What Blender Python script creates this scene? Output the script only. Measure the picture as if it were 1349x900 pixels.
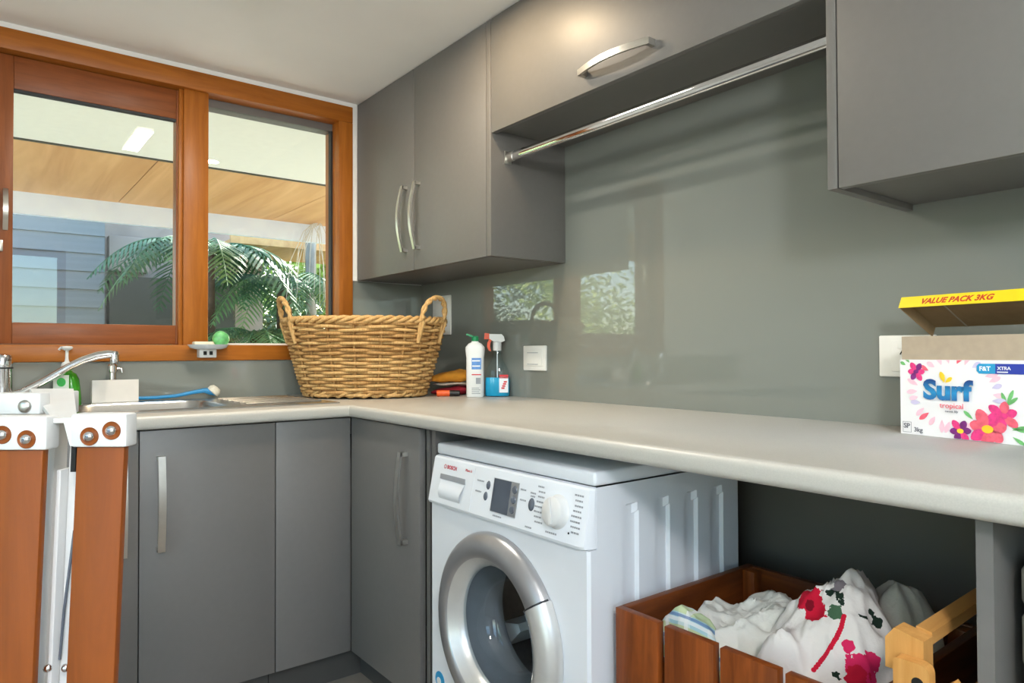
import bpy, bmesh, math, random
from mathutils import Vector, Matrix, noise
for o in list(bpy.data.objects): bpy.data.objects.remove(o)
SC = bpy.context.scene
COL = SC.collection
PI = math.pi

# ------------------------------------------------------------------ camera
CAM = Vector((2.7817, -1.6443, 1.0871))
YAW, PITCH, ROLL, FPX = math.radians(51.9852), math.radians(0.9065), math.radians(-0.2247), 909.2913
cF = Vector((-math.sin(YAW) * math.cos(PITCH), math.cos(YAW) * math.cos(PITCH), math.sin(PITCH)))
cR = Vector((math.cos(YAW), math.sin(YAW), 0)); cU = cR.cross(cF)
cR, cU = cR * math.cos(ROLL) + cU * math.sin(ROLL), cU * math.cos(ROLL) - cR * math.sin(ROLL)
cd = bpy.data.cameras.new('camera'); cam = bpy.data.objects.new('camera', cd); COL.objects.link(cam)
m = Matrix((cR, cU, -cF)).transposed().to_4x4(); m.translation = CAM; cam.matrix_world = m
cd.sensor_fit = 'HORIZONTAL'; cd.sensor_width = 36.0; cd.lens = 36.0 * FPX / 1349.0; cd.clip_start = 0.02
SC.camera = cam

# ------------------------------------------------------------------ sky, sun, exposure
W = bpy.data.worlds.new('sky'); SC.world = W; W.use_nodes = True
nt = W.node_tree; bg = nt.nodes['Background']
sk = nt.nodes.new('ShaderNodeTexSky'); sk.sky_type = 'NISHITA'; sk.sun_disc = False
sk.sun_elevation = math.radians(33); sk.sun_rotation = math.radians(-45)
nt.links.new(sk.outputs[0], bg.inputs[0]); bg.inputs[1].default_value = 0.85
sd = bpy.data.lights.new('sun', 'SUN'); sd.energy = 14.0; sd.angle = math.radians(1.0); sd.color = (1, .95, .86)
sun = bpy.data.objects.new('sun', sd); COL.objects.link(sun)
sun.rotation_euler = Vector((0.70, -0.71, -0.65)).to_track_quat('-Z', 'Y').to_euler()
vs = SC.view_settings
vs.view_transform = 'Standard'; vs.look = 'None'; vs.exposure = 0.22; vs.gamma = 1.0; vs.use_curve_mapping = False
LAMP_STRIP, LAMP_SPOT, FILL_GLOBE = 10.0, 5.5, 128.0      # watts of the batten and the downlight, brightness of the added fill globe

# ------------------------------------------------------------------ materials
MATS = {}
def s2l(c):
    return tuple(((x / 255) / 12.92 if x / 255 <= 0.04045 else ((x / 255 + 0.055) / 1.055) ** 2.4) for x in c)
def base(name):
    mt = bpy.data.materials.new(name); mt.use_nodes = True; MATS[name] = mt
    return mt, mt.node_tree, mt.node_tree.nodes['Principled BSDF']
def mat(name, rgb, rough=0.5, metal=0.0, spec=0.5, var=0.06, scale=25.0, bump=0.0, bscale=None, stretch=(1, 1, 1), trans=0.0, emit=None, ior=1.45, detail=4, alpha=1):
    """plain colour with a procedural noise variation and an optional fine bump"""
    mt, t, b = base(name)
    c = s2l(rgb)
    tc = t.nodes.new('ShaderNodeTexCoord'); mp = t.nodes.new('ShaderNodeMapping'); mp.inputs['Scale'].default_value = stretch
    t.links.new(tc.outputs['Object'], mp.inputs['Vector'])
    n = t.nodes.new('ShaderNodeTexNoise'); n.inputs['Scale'].default_value = scale; n.inputs['Detail'].default_value = detail
    t.links.new(mp.outputs[0], n.inputs['Vector'])
    r = t.nodes.new('ShaderNodeValToRGB')
    r.color_ramp.elements[0].position = .3; r.color_ramp.elements[1].position = .7
    r.color_ramp.elements[0].color = tuple(max(0, x * (1 - var)) for x in c) + (1,)
    r.color_ramp.elements[1].color = tuple(min(1, x * (1 + var)) for x in c) + (1,)
    t.links.new(n.outputs['Fac'], r.inputs[0]); t.links.new(r.outputs[0], b.inputs['Base Color'])
    b.inputs['Roughness'].default_value = rough; b.inputs['Metallic'].default_value = metal
    b.inputs['Specular IOR Level'].default_value = spec; b.inputs['IOR'].default_value = ior
    b.inputs['Transmission Weight'].default_value = trans; b.inputs['Alpha'].default_value = alpha
    if emit: b.inputs['Emission Color'].default_value = c + (1,); b.inputs['Emission Strength'].default_value = emit
    if bump:
        n2 = t.nodes.new('ShaderNodeTexNoise'); n2.inputs['Scale'].default_value = bscale or scale; n2.inputs['Detail'].default_value = 3
        t.links.new(mp.outputs[0], n2.inputs['Vector'])
        bp = t.nodes.new('ShaderNodeBump'); bp.inputs['Strength'].default_value = bump; bp.inputs['Distance'].default_value = .002
        t.links.new(n2.outputs['Fac'], bp.inputs['Height']); t.links.new(bp.outputs[0], b.inputs['Normal'])
    return mt
def wood(name, light, dark, axis='z', rough=0.38, scale=9.0, knots=0.0):
    """varnished timber: noise stretched along the grain axis"""
    mt, t, b = base(name)
    st = {'x': (.08, 1, 1), 'y': (1, .08, 1), 'z': (1, 1, .08)}[axis]
    tc = t.nodes.new('ShaderNodeTexCoord'); mp = t.nodes.new('ShaderNodeMapping'); mp.inputs['Scale'].default_value = tuple(s * scale for s in st)
    t.links.new(tc.outputs['Object'], mp.inputs['Vector'])
    n = t.nodes.new('ShaderNodeTexNoise'); n.inputs['Scale'].default_value = 5; n.inputs['Detail'].default_value = 8; n.inputs['Roughness'].default_value = .65; n.inputs['Distortion'].default_value = .6
    t.links.new(mp.outputs[0], n.inputs['Vector'])
    r = t.nodes.new('ShaderNodeValToRGB'); r.color_ramp.elements[0].position = .32; r.color_ramp.elements[1].position = .68
    r.color_ramp.elements[0].color = s2l(dark) + (1,); r.color_ramp.elements[1].color = s2l(light) + (1,)
    t.links.new(n.outputs['Fac'], r.inputs[0]); t.links.new(r.outputs[0], b.inputs['Base Color'])
    b.inputs['Roughness'].default_value = rough; b.inputs['Specular IOR Level'].default_value = .3
    bp = t.nodes.new('ShaderNodeBump'); bp.inputs['Strength'].default_value = .08; bp.inputs['Distance'].default_value = .001
    t.links.new(n.outputs['Fac'], bp.inputs['Height']); t.links.new(bp.outputs[0], b.inputs['Normal'])
    return mt
def pane_mat(name, tint=(.97, 1, .98), ior=1.5, rough=0.0):
    """thin clear glass: fresnel mix of a straight-through and a mirror ray"""
    mt = bpy.data.materials.new(name); mt.use_nodes = True; MATS[name] = mt; t = mt.node_tree
    t.nodes.remove(t.nodes['Principled BSDF']); out = t.nodes['Material Output']
    fr = t.nodes.new('ShaderNodeFresnel'); ge = t.nodes.new('ShaderNodeNewGeometry'); mi = t.nodes.new('ShaderNodeMix')
    mi.inputs[2].default_value = ior; mi.inputs[3].default_value = 1 / ior      # same reflectance from both faces of the sheet
    t.links.new(ge.outputs['Backfacing'], mi.inputs[0]); t.links.new(mi.outputs[0], fr.inputs[0])
    tr = t.nodes.new('ShaderNodeBsdfTransparent'); tr.inputs[0].default_value = tint + (1,)
    gl = t.nodes.new('ShaderNodeBsdfGlossy'); gl.inputs['Roughness'].default_value = rough
    mx = t.nodes.new('ShaderNodeMixShader')
    t.links.new(fr.outputs[0], mx.inputs[0]); t.links.new(tr.outputs[0], mx.inputs[1]); t.links.new(gl.outputs[0], mx.inputs[2]); t.links.new(mx.outputs[0], out.inputs[0])
    return mt
mat('paint_white', (238, 238, 234), .75, var=.02, scale=4)
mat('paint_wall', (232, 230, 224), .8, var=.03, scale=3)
mat('floor_vinyl', (140, 132, 120), .45, var=.1, scale=8)
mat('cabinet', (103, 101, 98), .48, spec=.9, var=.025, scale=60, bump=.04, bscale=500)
mat('cabinet_inside', (88, 86, 82), .6, var=.03)
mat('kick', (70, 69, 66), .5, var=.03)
mat('splash', (127, 131, 125), .02, spec=.9, var=.015, scale=2)
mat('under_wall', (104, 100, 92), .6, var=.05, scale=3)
mat('steel', (190, 190, 188), .24, metal=1, var=.04, scale=40, stretch=(1, 1, 12))
mat('satin', (206, 204, 198), .33, metal=1, var=.04, scale=60)
mat('chrome', (225, 226, 228), .06, metal=1, var=.01)
mat('plate_white', (236, 234, 228), .35, var=.015)
mat('plastic_white', (216, 216, 214), .4, var=.02)
mat('washer_white', (226, 229, 233), .3, var=.012, scale=5)
mat('washer_grey', (96, 102, 112), .25, var=.05)
mat('washer_silver', (176, 176, 178), .3, metal=.75, var=.03)
mat('washer_inner', (205, 204, 200), .35, metal=.5, var=.03)
mat('screen_grey', (78, 84, 94), .12, var=.05)
mat('gasket_grey', (120, 124, 128), .5, var=.06); mat('rubber', (40, 41, 43), .55, var=.1)
mat('drum', (95, 97, 100), .45, metal=1, var=.1, scale=80)
mat('print_grey', (150, 152, 156), .5, var=.05)
mat('print_red', (190, 60, 70), .5, var=.03)
mat('sticker_blue', (40, 150, 200), .4, var=.1)
mat('dark_hole', (14, 14, 14), .7, var=.05)
wood('wood_frame_y', (174, 104, 36), (148, 84, 25), 'y')
wood('wood_frame_z', (174, 104, 36), (148, 84, 25), 'z')
wood('wood_sash_y', (146, 84, 44), (120, 66, 32), 'y')
wood('wood_sash_z', (146, 84, 44), (120, 66, 32), 'z')
wood('wood_crate_z', (140, 72, 26), (92, 42, 13), 'z', scale=7)
wood('wood_crate_y', (124, 64, 24), (82, 38, 13), 'y', scale=7)
wood('wood_crate_x', (124, 64, 24), (82, 38, 13), 'x', scale=7)
wood('wood_stand', (140, 72, 18), (120, 58, 10), 'z', scale=6, rough=.45)
wood('wood_pine', (214, 160, 92), (188, 132, 66), 'z', scale=6, rough=.5)
wood('wood_pine_y', (214, 160, 92), (188, 132, 66), 'y', scale=6, rough=.5)
wood('soffit_ply', (222, 176, 122), (196, 146, 92), 'x', scale=1.4, rough=.6)
pane_mat('glass'); pane_mat('glass_bowl', (.82, .87, .9), 1.6, .02); pane_mat('glass_bottle', (.9, .96, .97), 1.35, .03)

# ------------------------------------------------------------------ object helpers
def org(p):
    v = Vector((0, 0, 0))
    while p is not None: v += p.location; p = p.parent
    return v
def tag(o, label=None, cat=None, group=None, kind=None):
    if label: o['label'] = label
    if cat: o['category'] = cat
    if group: o['group'] = group
    if kind: o['kind'] = kind
    return o
def empty(name, loc, label=None, cat=None, group=None, kind=None):
    o = bpy.data.objects.new(name, None); o.empty_display_size = .05; o.location = loc; COL.objects.link(o)
    return tag(o, label, cat, group, kind)
class MB:
    """collects shapes (world coordinates) that become ONE mesh object"""
    def __init__(s): s.v = []; s.f = []; s.mi = []; s.cur = 0
    def add(s, vs, fs):
        k = len(s.v); s.v += [Vector(p) for p in vs]
        for f in fs: s.f.append([i + k for i in f]); s.mi.append(s.cur)
        return s
    def box(s, lo, hi, bev=0.0, seg=2):
        bm = bmesh.new(); bmesh.ops.create_cube(bm, size=1)
        lo = Vector(lo); hi = Vector(hi)
        for v in bm.verts: v.co = Vector((lo[i] + (v.co[i] + .5) * (hi[i] - lo[i]) for i in range(3)))
        if bev: bmesh.ops.bevel(bm, geom=bm.edges[:] , offset=bev, segments=seg, affect='EDGES', profile=.5)
        return s.bm(bm)
    def bm(s, bm):
        bm.verts.ensure_lookup_table(); bm.verts.index_update()
        s.add([v.co.copy() for v in bm.verts], [[v.index for v in f.verts] for f in bm.faces]); bm.free(); return s
    def prism(s, pts, d):
        """closed polygon (3D, coplanar) pushed along d"""
        n = len(pts); d = Vector(d); a = [Vector(p) for p in pts]
        s.add(a + [p + d for p in a], [list(range(n))[::-1], list(range(n, 2 * n))] + [[i, (i + 1) % n, n + (i + 1) % n, n + i] for i in range(n)])
        return s
    def tube(s, path, r, n=10, closed=False, cap=True, flat=None, up=(0, 0, 1)):
        """round tube (radius r or list of radii); flat=(w,h) makes it a rounded strip section"""
        P = [Vector(p) for p in path]; N = len(P); rings = []; ref = Vector(up)
        for i in range(N):
            if closed: t = P[(i + 1) % N] - P[i - 1]
            else: t = P[min(i + 1, N - 1)] - P[max(i - 1, 0)]
            t.normalize()
            a = ref - t * ref.dot(t)
            if a.length < 1e-4: a = Vector((1, 0, 0)) - t * t.x
            a.normalize(); b = t.cross(a); ring = []
            ri = r[i] if isinstance(r, (list, tuple)) else r
            if flat:
                w, h = flat
                for (p, q) in ((-1, -1), (1, -1), (1, 1), (-1, 1)): ring.append(P[i] + b * (w / 2 * p) + a * (h / 2 * q))
            else:
                for k in range(n):
                    th = 2 * PI * k / n; ring.append(P[i] + (a * math.cos(th) + b * math.sin(th)) * ri)
            rings.append(ring)
        m_ = len(rings[0]); vs_ = [p for r_ in rings for p in r_]; fs = []
        for i in range(N if closed else N - 1):
            j = (i + 1) % N
            for k in range(m_): fs.append([i * m_ + k, i * m_ + (k + 1) % m_, j * m_ + (k + 1) % m_, j * m_ + k])
        if cap and not closed: fs += [list(range(m_))[::-1], list(range((N - 1) * m_, N * m_))]
        return s.add(vs_, fs)
    def lathe(s, prof, c, axis=(0, 0, 1), n=28, sx=1.0, sy=1.0, a0=0.0, a1=2 * PI, xdir=None):
        """profile [(radius, height)] turned about an axis through c"""
        ax = Vector(axis).normalized(); c = Vector(c)
        x = Vector(xdir) if xdir else (Vector((1, 0, 0)) if abs(ax.x) < .9 else Vector((0, 1, 0)))
        x = (x - ax * ax.dot(x)).normalized(); y = ax.cross(x)
        full = abs(a1 - a0 - 2 * PI) < 1e-6; m_ = n if full else n + 1; vs_ = []
        for (r, h) in prof:
            for k in range(m_):
                th = a0 + (a1 - a0) * k / n
                vs_.append(c + ax * h + x * (r * sx * math.cos(th)) + y * (r * sy * math.sin(th)))
        fs = []
        for i in range(len(prof) - 1):
            for k in range(n):
                k2 = (k + 1) % m_
                fs.append([i * m_ + k, i * m_ + k2, (i + 1) * m_ + k2, (i + 1) * m_ + k])
        return s.add(vs_, fs)
    def xf(s, M):
        s.v = [M @ p for p in s.v]; return s
    def rotz(s, a, c):
        c = Vector(c); return s.xf(Matrix.Translation(c) @ Matrix.Rotation(a, 4, 'Z') @ Matrix.Translation(-c))
    def build(s, name, mt, parent=None, smooth=None, label=None, cat=None, group=None, kind=None, solid=None):
        me = bpy.data.meshes.new(name)
        if parent is None:
            xs = [p.x for p in s.v]; ys = [p.y for p in s.v]; zs = [p.z for p in s.v]
            o_ = Vector(((min(xs) + max(xs)) / 2, (min(ys) + max(ys)) / 2, min(zs))); loc = o_
        else: o_ = org(parent); loc = Vector((0, 0, 0))
        me.from_pydata([p - o_ for p in s.v], [], s.f)
        for q in (mt if isinstance(mt, (list, tuple)) else [mt]): me.materials.append(MATS[q])
        bm = bmesh.new(); bm.from_mesh(me)
        for i, f in enumerate(bm.faces): f.material_index = s.mi[i]
        bmesh.ops.remove_doubles(bm, verts=bm.verts, dist=1e-6)
        bmesh.ops.recalc_face_normals(bm, faces=bm.faces)
        if smooth is not None:
            for f in bm.faces: f.smooth = True
            for e in bm.edges:
                if len(e.link_faces) == 2 and e.calc_face_angle(0) > math.radians(smooth): e.smooth = False
        bm.to_mesh(me); bm.free()
        o = bpy.data.objects.new(name, me); o.location = loc; COL.objects.link(o)
        if parent is not None: o.parent = parent
        if solid:
            sm = o.modifiers.new('thick', 'SOLIDIFY'); sm.thickness = solid; sm.offset = -1
        return tag(o, label, cat, group, kind)
def part(name, lo, hi, mt, parent=None, bev=0.0, **k): return MB().box(lo, hi, bev).build(name, mt, parent, smooth=40 if bev else None, **k)
def copy_part(src, loc, parent):
    o = src.copy(); COL.objects.link(o); o.parent = parent; o.location = loc; return o
def arc(p0, p1, bulge, n=12):
    p0 = Vector(p0); p1 = Vector(p1); b = Vector(bulge)
    return [p0.lerp(p1, i / n) + b * (math.sin(PI * i / n) ** .8) for i in range(n + 1)]
_DG = None
def text_mb(txt, size, org_, xd, yd, shear=0.0, bold=0.0, depth=.0006, align='LEFT', sx=1.0):
    """lettering as thin geometry lying in the plane spanned by xd, yd"""
    cu = bpy.data.curves.new('txt', 'FONT'); cu.body = txt; cu.size = size; cu.shear = shear; cu.offset = bold; cu.extrude = depth / 2
    cu.align_x = align; cu.resolution_u = 3
    ob = bpy.data.objects.new('txt', cu); COL.objects.link(ob)
    dg = bpy.context.evaluated_depsgraph_get(); me = bpy.data.meshes.new_from_object(ob.evaluated_get(dg))
    xd = Vector(xd).normalized(); yd = Vector(yd).normalized(); zd = xd.cross(yd); o_ = Vector(org_)
    mb = MB(); mb.add([o_ + xd * v.co.x * sx + yd * v.co.y + zd * v.co.z for v in me.vertices], [list(p.vertices) for p in me.polygons])
    bpy.data.objects.remove(ob); bpy.data.curves.remove(cu); bpy.data.meshes.remove(me)
    return mb
def rrect(w, h, r, n=5):
    """rounded rectangle outline centred on 0"""
    o = []
    for (cx, cy, a) in ((w / 2 - r, h / 2 - r, 0), (-w / 2 + r, h / 2 - r, PI / 2), (-w / 2 + r, -h / 2 + r, PI), (w / 2 - r, -h / 2 + r, 1.5 * PI)):
        for k in range(n + 1): o.append((cx + r * math.cos(a + PI / 2 * k / n), cy + r * math.sin(a + PI / 2 * k / n)))
    return o

# ------------------------------------------------------------------ dimensions (metres; the corner of the two walls is the origin)
H, T = .918, .039                     # bench top height, thickness
DL, DR = .6883, .6811                 # bench depth: window side, splashback side
ZC = 2.1694                           # ceiling
XE, YE = 4.3, -3.5                    # the room's other two walls
WY0, WY1, WZ0, WZ1 = -1.72, -.352, 1.0605, 2.152   # window frame, outer

DIAG = Vector((.61581, .78789, 0)); INTO = Vector((-.78789, .61581, 0))   # along and square to the diagonal that things in the corner are turned to

# ------------------------------------------------------------------ room shell
part('floor', (-.2, YE - .2, -.1), (XE + .2, .2, 0), 'floor_vinyl', kind='structure')
part('ceiling', (-.2, YE - .2, ZC), (XE + .2, .2, ZC + .1), 'paint_white', kind='structure')
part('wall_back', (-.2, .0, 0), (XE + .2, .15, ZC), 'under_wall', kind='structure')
w = MB()
w.box((-.15, WY1 - .004, 0), (0, 0, ZC)); w.box((-.15, YE, 0), (0, WY0 + .004, ZC)); w.box((-.15, WY0 + .004, 0), (0, WY1 - .004, WZ0 + .01)); w.box((-.15, WY0 + .004, WZ1 - .01), (0, WY1 - .004, ZC))
w.build('wall_left', 'paint_wall', kind='structure')
# wall behind the camera with a glazed door opening, and the wall at the right with a window opening
w = MB(); DX0, DX1, DZ1 = 1.6, 4.1, 2.08
w.box((0, YE - .15, 0), (DX0, YE, ZC)); w.box((DX1, YE - .15, 0), (XE, YE, ZC)); w.box((DX0, YE - .15, DZ1), (DX1, YE, ZC))
w.build('wall_front', 'paint_wall', kind='structure')
w = MB(); RY0, RY1, RZ0, RZ1 = -2.6, -1.0, .95, 2.0
w.box((XE, YE, 0), (XE + .15, RY0, ZC)); w.box((XE, RY1, 0), (XE + .15, 0, ZC)); w.box((XE, RY0, 0), (XE + .15, RY1, RZ0)); w.box((XE, RY0, RZ1), (XE + .15, RY1, ZC))
w.build('wall_right', 'paint_wall', kind='structure')
part('trim_1', (0, WY0 - .3, WZ1), (.012, -.331, ZC), 'paint_white', kind='structure')
part('trim_2', (0, WY1, 1.40), (.012, -.331, WZ1), 'paint_white', kind='structure')
d = empty('door_1', ((DX0 + DX1) / 2, YE - .06, 0), kind='structure')
for k in range(2):
    x0 = DX0 + k * (DX1 - DX0) / 2; x1 = x0 + (DX1 - DX0) / 2
    lf = MB().box((x0, YE - .09, 0), (x0 + .09, YE - .05, DZ1)).box((x1 - .09, YE - .09, 0), (x1, YE - .05, DZ1)).box((x0 + .09, YE - .09, 0), (x1 - .09, YE - .05, .16)).box((x0 + .09, YE - .09, DZ1 - .1), (x1 - .09, YE - .05, DZ1)).build('door_leaf', 'wood_sash_z', d)
    part('pane', (x0 + .09, YE - .073, .16), (x1 - .09, YE - .067, DZ1 - .1), 'glass', lf)
d = empty('window_2', (XE + .06, (RY0 + RY1) / 2, RZ0), kind='structure')
MB().box((XE + .04, RY0, RZ0), (XE + .1, RY0 + .06, RZ1)).box((XE + .04, RY1 - .06, RZ0), (XE + .1, RY1, RZ1)).box((XE + .04, RY0 + .06, RZ0), (XE + .1, RY1 - .06, RZ0 + .06)).box((XE + .04, RY0 + .06, RZ1 - .06), (XE + .1, RY1 - .06, RZ1)).build('frame', 'wood_sash_y', d)
part('pane', (XE + .066, RY0 + .06, RZ0 + .06), (XE + .072, RY1 - .06, RZ1 - .06), 'glass', d)

# ------------------------------------------------------------------ timber window over the sink
wn = empty('window_1', (0, (WY0 + WY1) / 2, WZ0), kind='structure')
FX0, FX1 = -.13, .016
part('head', (FX0, WY0, 2.082), (FX1, WY1, WZ1), 'wood_frame_y', wn, .003)
part('jamb', (FX0, WY1 - .064, WZ0), (FX1, WY1, 2.082), 'wood_frame_z', wn, .003)
part('jamb', (FX0, WY0, WZ0), (FX1, WY0 + .064, 2.082), 'wood_frame_z', wn, .003)
part('sill', (FX0, WY0 + .064, WZ0), (FX1, WY1 - .064, 1.120), 'wood_frame_y', wn, .004)
part('mullion', (FX0, -1.026, 1.120), (.0, -.938, 2.082), 'wood_frame_z', wn, .003)
part('mullion_bead', (FX0 + .02, -1.040, 1.120), (-.012, -1.026, 2.082), 'wood_frame_z', wn, .002)
# fixed light on the right: dark bead at the head, black gasket at the jamb
part('head_bead', (-.12, -.938, 2.052), (-.055, WY1 - .064, 2.082), 'cabinet', wn)
part('gasket', (-.075, WY1 - .073, 1.128), (-.05, WY1 - .064, 2.052), 'rubber', wn)
part('glazing_bead', (-.08, -.938, 1.120), (-.05, WY1 - .064, 1.128), 'plate_white', wn)
part('pane', (-.066, -.938, 1.128), (-.060, WY1 - .073, 2.052), 'glass', wn)
# sliding sash on the left
sx0, sx1 = -.065, -.028
ss = MB().box((sx0, -1.046, 1.122), (sx1, -1.030, 2.080), .002).build('sliding_sash', 'wood_sash_z', wn)
part('stile', (sx0, -1.652, 1.122), (sx1, -1.542, 2.080), 'wood_sash_z', ss, .002)
part('top_rail', (sx0, -1.542, 1.970), (sx1, -1.046, 2.080), 'wood_sash_y', ss, .002)
part('bottom_rail', (sx0, -1.542, 1.122), (sx1, -1.046, 1.193), 'wood_sash_y', ss, .002)
part('pane', (-.050, -1.542, 1.193), (-.044, -1.046, 1.970), 'glass', ss)
part('gasket', (-.052, -1.542, 1.962), (-.030, -1.046, 1.970), 'rubber', ss)
MB().tube(arc((-.028, -1.562, 1.50), (-.028, -1.562, 1.63), (.030, 0, 0), 10), .006, flat=(.012, .014), up=(0, 1, 0)).build('pull_handle', 'satin', ss, 40)
part('latch', (-.028, -1.585, 1.425), (-.018, -1.568, 1.462), 'satin', ss, .002)

# ------------------------------------------------------------------ glass splashbacks
tag(part('splashback', (.0065, -.006, H), (XE - .3, -.0004, ZC - .002), 'splash'), 'large glossy grey green glass splashback behind the long bench', 'splashback')
tag(part('splashback', (0, -2.5, H), (.006, -.0, WZ0 - .001), 'splash'), 'low glossy grey glass upstand strip beneath the timber window', 'splashback')
tag(part('splashback', (0, WY1 + .001, WZ0), (.006, -.0, 1.3985), 'splash'), 'small grey glass splashback piece in the corner beside the window', 'splashback')

# ------------------------------------------------------------------ L-shaped bench top with a rolled front edge and a cut-out for the sink
def bench_top():
    prof = []
    R = .014
    for k in range(7): a = PI / 2 * k / 6; prof.append((R - R * math.sin(a), H - R + R * math.cos(a)))
    prof.append((0, H - T + .012))
    for k in range(1, 5): a = PI / 2 * k / 4; prof.append((.012 - .012 * math.cos(a), H - T + .012 - .012 * math.sin(a)))
    Y0, X1 = -2.5, XE - .3
    # outline per profile point: window-side end, inner corner, right end, then along the walls
    SY0, SY1, SX0, SX1 = -1.44, -.69, .075, .575          # sink cut-out
    vs_, fs = [], []
    for (o_, z) in prof: vs_ += [(DL - o_, Y0, z), (DL - o_, -DR + o_, z), (X1, -DR + o_, z)]
    for i in range(len(prof) - 1):
        for k in range(2): fs.append([i * 3 + k, i * 3 + k + 1, (i + 1) * 3 + k + 1, (i + 1) * 3 + k])
    mb = MB(); mb.add(vs_, fs)
    e = .0062
    def top(x0, x1, y0, y1, z): mb.add([(x0, y0, z), (x1, y0, z), (x1, y1, z), (x0, y1, z)], [[0, 1, 2, 3]])
    for z in (H, H - T):
        a = DL - (R if z == H else .012); b = -DR + (R if z == H else .012)
        top(e, a, Y0, SY0, z); top(e, SX0, SY0, SY1, z); top(SX1, a, SY0, b, z)
        # area right of the sink cut-out, up to the splashback
        mb.add([(SX1, b, z), (a, b, z), (a, -e, z), (SX1, -e, z)], [[0, 1, 2, 3]])
        mb.add([(e, SY1, z), (SX1, SY1, z), (SX1, -e, z), (e, -e, z)], [[0, 1, 2, 3]])
        mb.add([(a, b, z), (X1, b, z), (X1, -e, z), (a, -e, z)], [[0, 1, 2, 3]])
    for (p, q) in (((SX0, SY0), (SX1, SY0)), ((SX1, SY0), (SX1, SY1)), ((SX1, SY1), (SX0, SY1)), ((SX0, SY1), (SX0, SY0))):
        mb.add([(p[0], p[1], H), (q[0], q[1], H), (q[0], q[1], H - T), (p[0], p[1], H - T)], [[0, 1, 2, 3]])
    for (p, q) in (((e, Y0), (DL - .012, Y0)), ((X1, -DR + .012), (X1, -e))):
        mb.add([(p[0], p[1], H), (q[0], q[1], H), (q[0], q[1], H - T), (p[0], p[1], H - T)], [[0, 1, 2, 3]])
    return mb
mat('bench', (184, 181, 173), .33, spec=.5, var=.05, scale=420, bump=.03, bscale=350, detail=2)
bench_top().build('bench_top', 'bench', smooth=35, label='pale grey L-shaped laundry bench top with a rolled front edge', cat='bench top')

# stainless inset sink: bowl on the left, flat drainer toward the corner
def sink():
    r = empty('sink', (.325, -1.03, H), 'stainless steel inset sink with drainer let into the bench', 'sink')
    z = H + .004
    BX0, BX1, BY0, BY1 = .155, .515, -1.405, -.995
    bc = ((BX0 + BX1) / 2, (BY0 + BY1) / 2)
    bm = MB()
    # bowl walls: rounded rectangles shrinking downwards
    rings = []
    for (dz, inset, rad) in ((0, 0, .07), (-.006, .004, .07), (-.10, .014, .065), (-.135, .022, .06), (-.15, .045, .05), (-.152, .12, .02)):
        rings.append([(bc[0] + x, bc[1] + y, z + dz) for (x, y) in rrect(BX1 - BX0 - 2 * inset, BY1 - BY0 - 2 * inset, rad)])
    n = len(rings[0]); fs = [[i * n + k, i * n + (k + 1) % n, (i + 1) * n + (k + 1) % n, (i + 1) * n + k] for i in range(len(rings) - 1) for k in range(n)]
    fs.append([(len(rings) - 1) * n + k for k in range(n)])
    bm.add([p for q in rings for p in q], fs); bm.build('bowl', 'steel', r, 50)
    # deck: outer rounded rectangle with the bowl hole (built as a strip from the hole to the outline) + drainer plate
    OX0, OX1, OY0, OY1 = .06, .59, -1.455, -.668
    out = [];
    cy = bc[1]
    for (x, y, q) in rings[0]:
        dx, dy = x - bc[0], y - cy
        t = 1e9
        if dx > 1e-9: t = min(t, (OX1 - bc[0]) / dx)
        if dx < -1e-9: t = min(t, (OX0 - bc[0]) / dx)
        if dy > 1e-9: t = min(t, (BY1 + .03 - cy) / dy)
        if dy < -1e-9: t = min(t, (OY0 - cy) / dy)
        out.append((bc[0] + dx * t, cy + dy * t, z))
    dk = MB(); dk.add(rings[0] + out, [[k, (k + 1) % n, n + (k + 1) % n, n + k] for k in range(n)])
    for (sx_, sy_) in ((OX0, OY0), (OX1, OY0), (OX0, BY1 + .03), (OX1, BY1 + .03)):
        k = min(range(n), key=lambda i: -min(abs(out[i][0] - bc[0]) / (OX1 - bc[0]), 1) * 0 + (out[i][0] - sx_) ** 2 + (out[i][1] - sy_) ** 2)
        near = sorted(range(n), key=lambda i: (out[i][0] - sx_) ** 2 + (out[i][1] - sy_) ** 2)[:2]
        dk.add([out[near[0]], out[near[1]], (sx_, sy_, z)], [[0, 1, 2]])
    dk.add([(OX0, BY1 + .03, z), (OX1, BY1 + .03, z), (OX1, OY1, z), (OX0, OY1, z)], [[0, 1, 2, 3]])
    for (p, q) in (((OX0, OY0), (OX1, OY0)), ((OX1, OY0), (OX1, OY1)), ((OX1, OY1), (OX0, OY1)), ((OX0, OY1), (OX0, OY0))):
        dk.add([(p[0], p[1], z), (q[0], q[1], z), (q[0], q[1], H + .0003), (p[0], p[1], H + .0003)], [[0, 1, 2, 3]])
    deck = dk.build('deck', 'steel', r)
    for k in range(6):
        x = .16 + k * .065
        MB().tube([(x, -.945, z + .001), (x, -.69, z + .001)], .004, 6).build('drainer_rib', 'steel', deck, 60)
    MB().lathe([(0, .003), (.03, .003), (.034, 0)], (bc[0], bc[1], z - .152)).build('waste', 'chrome', r, 40)
sink()

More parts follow.
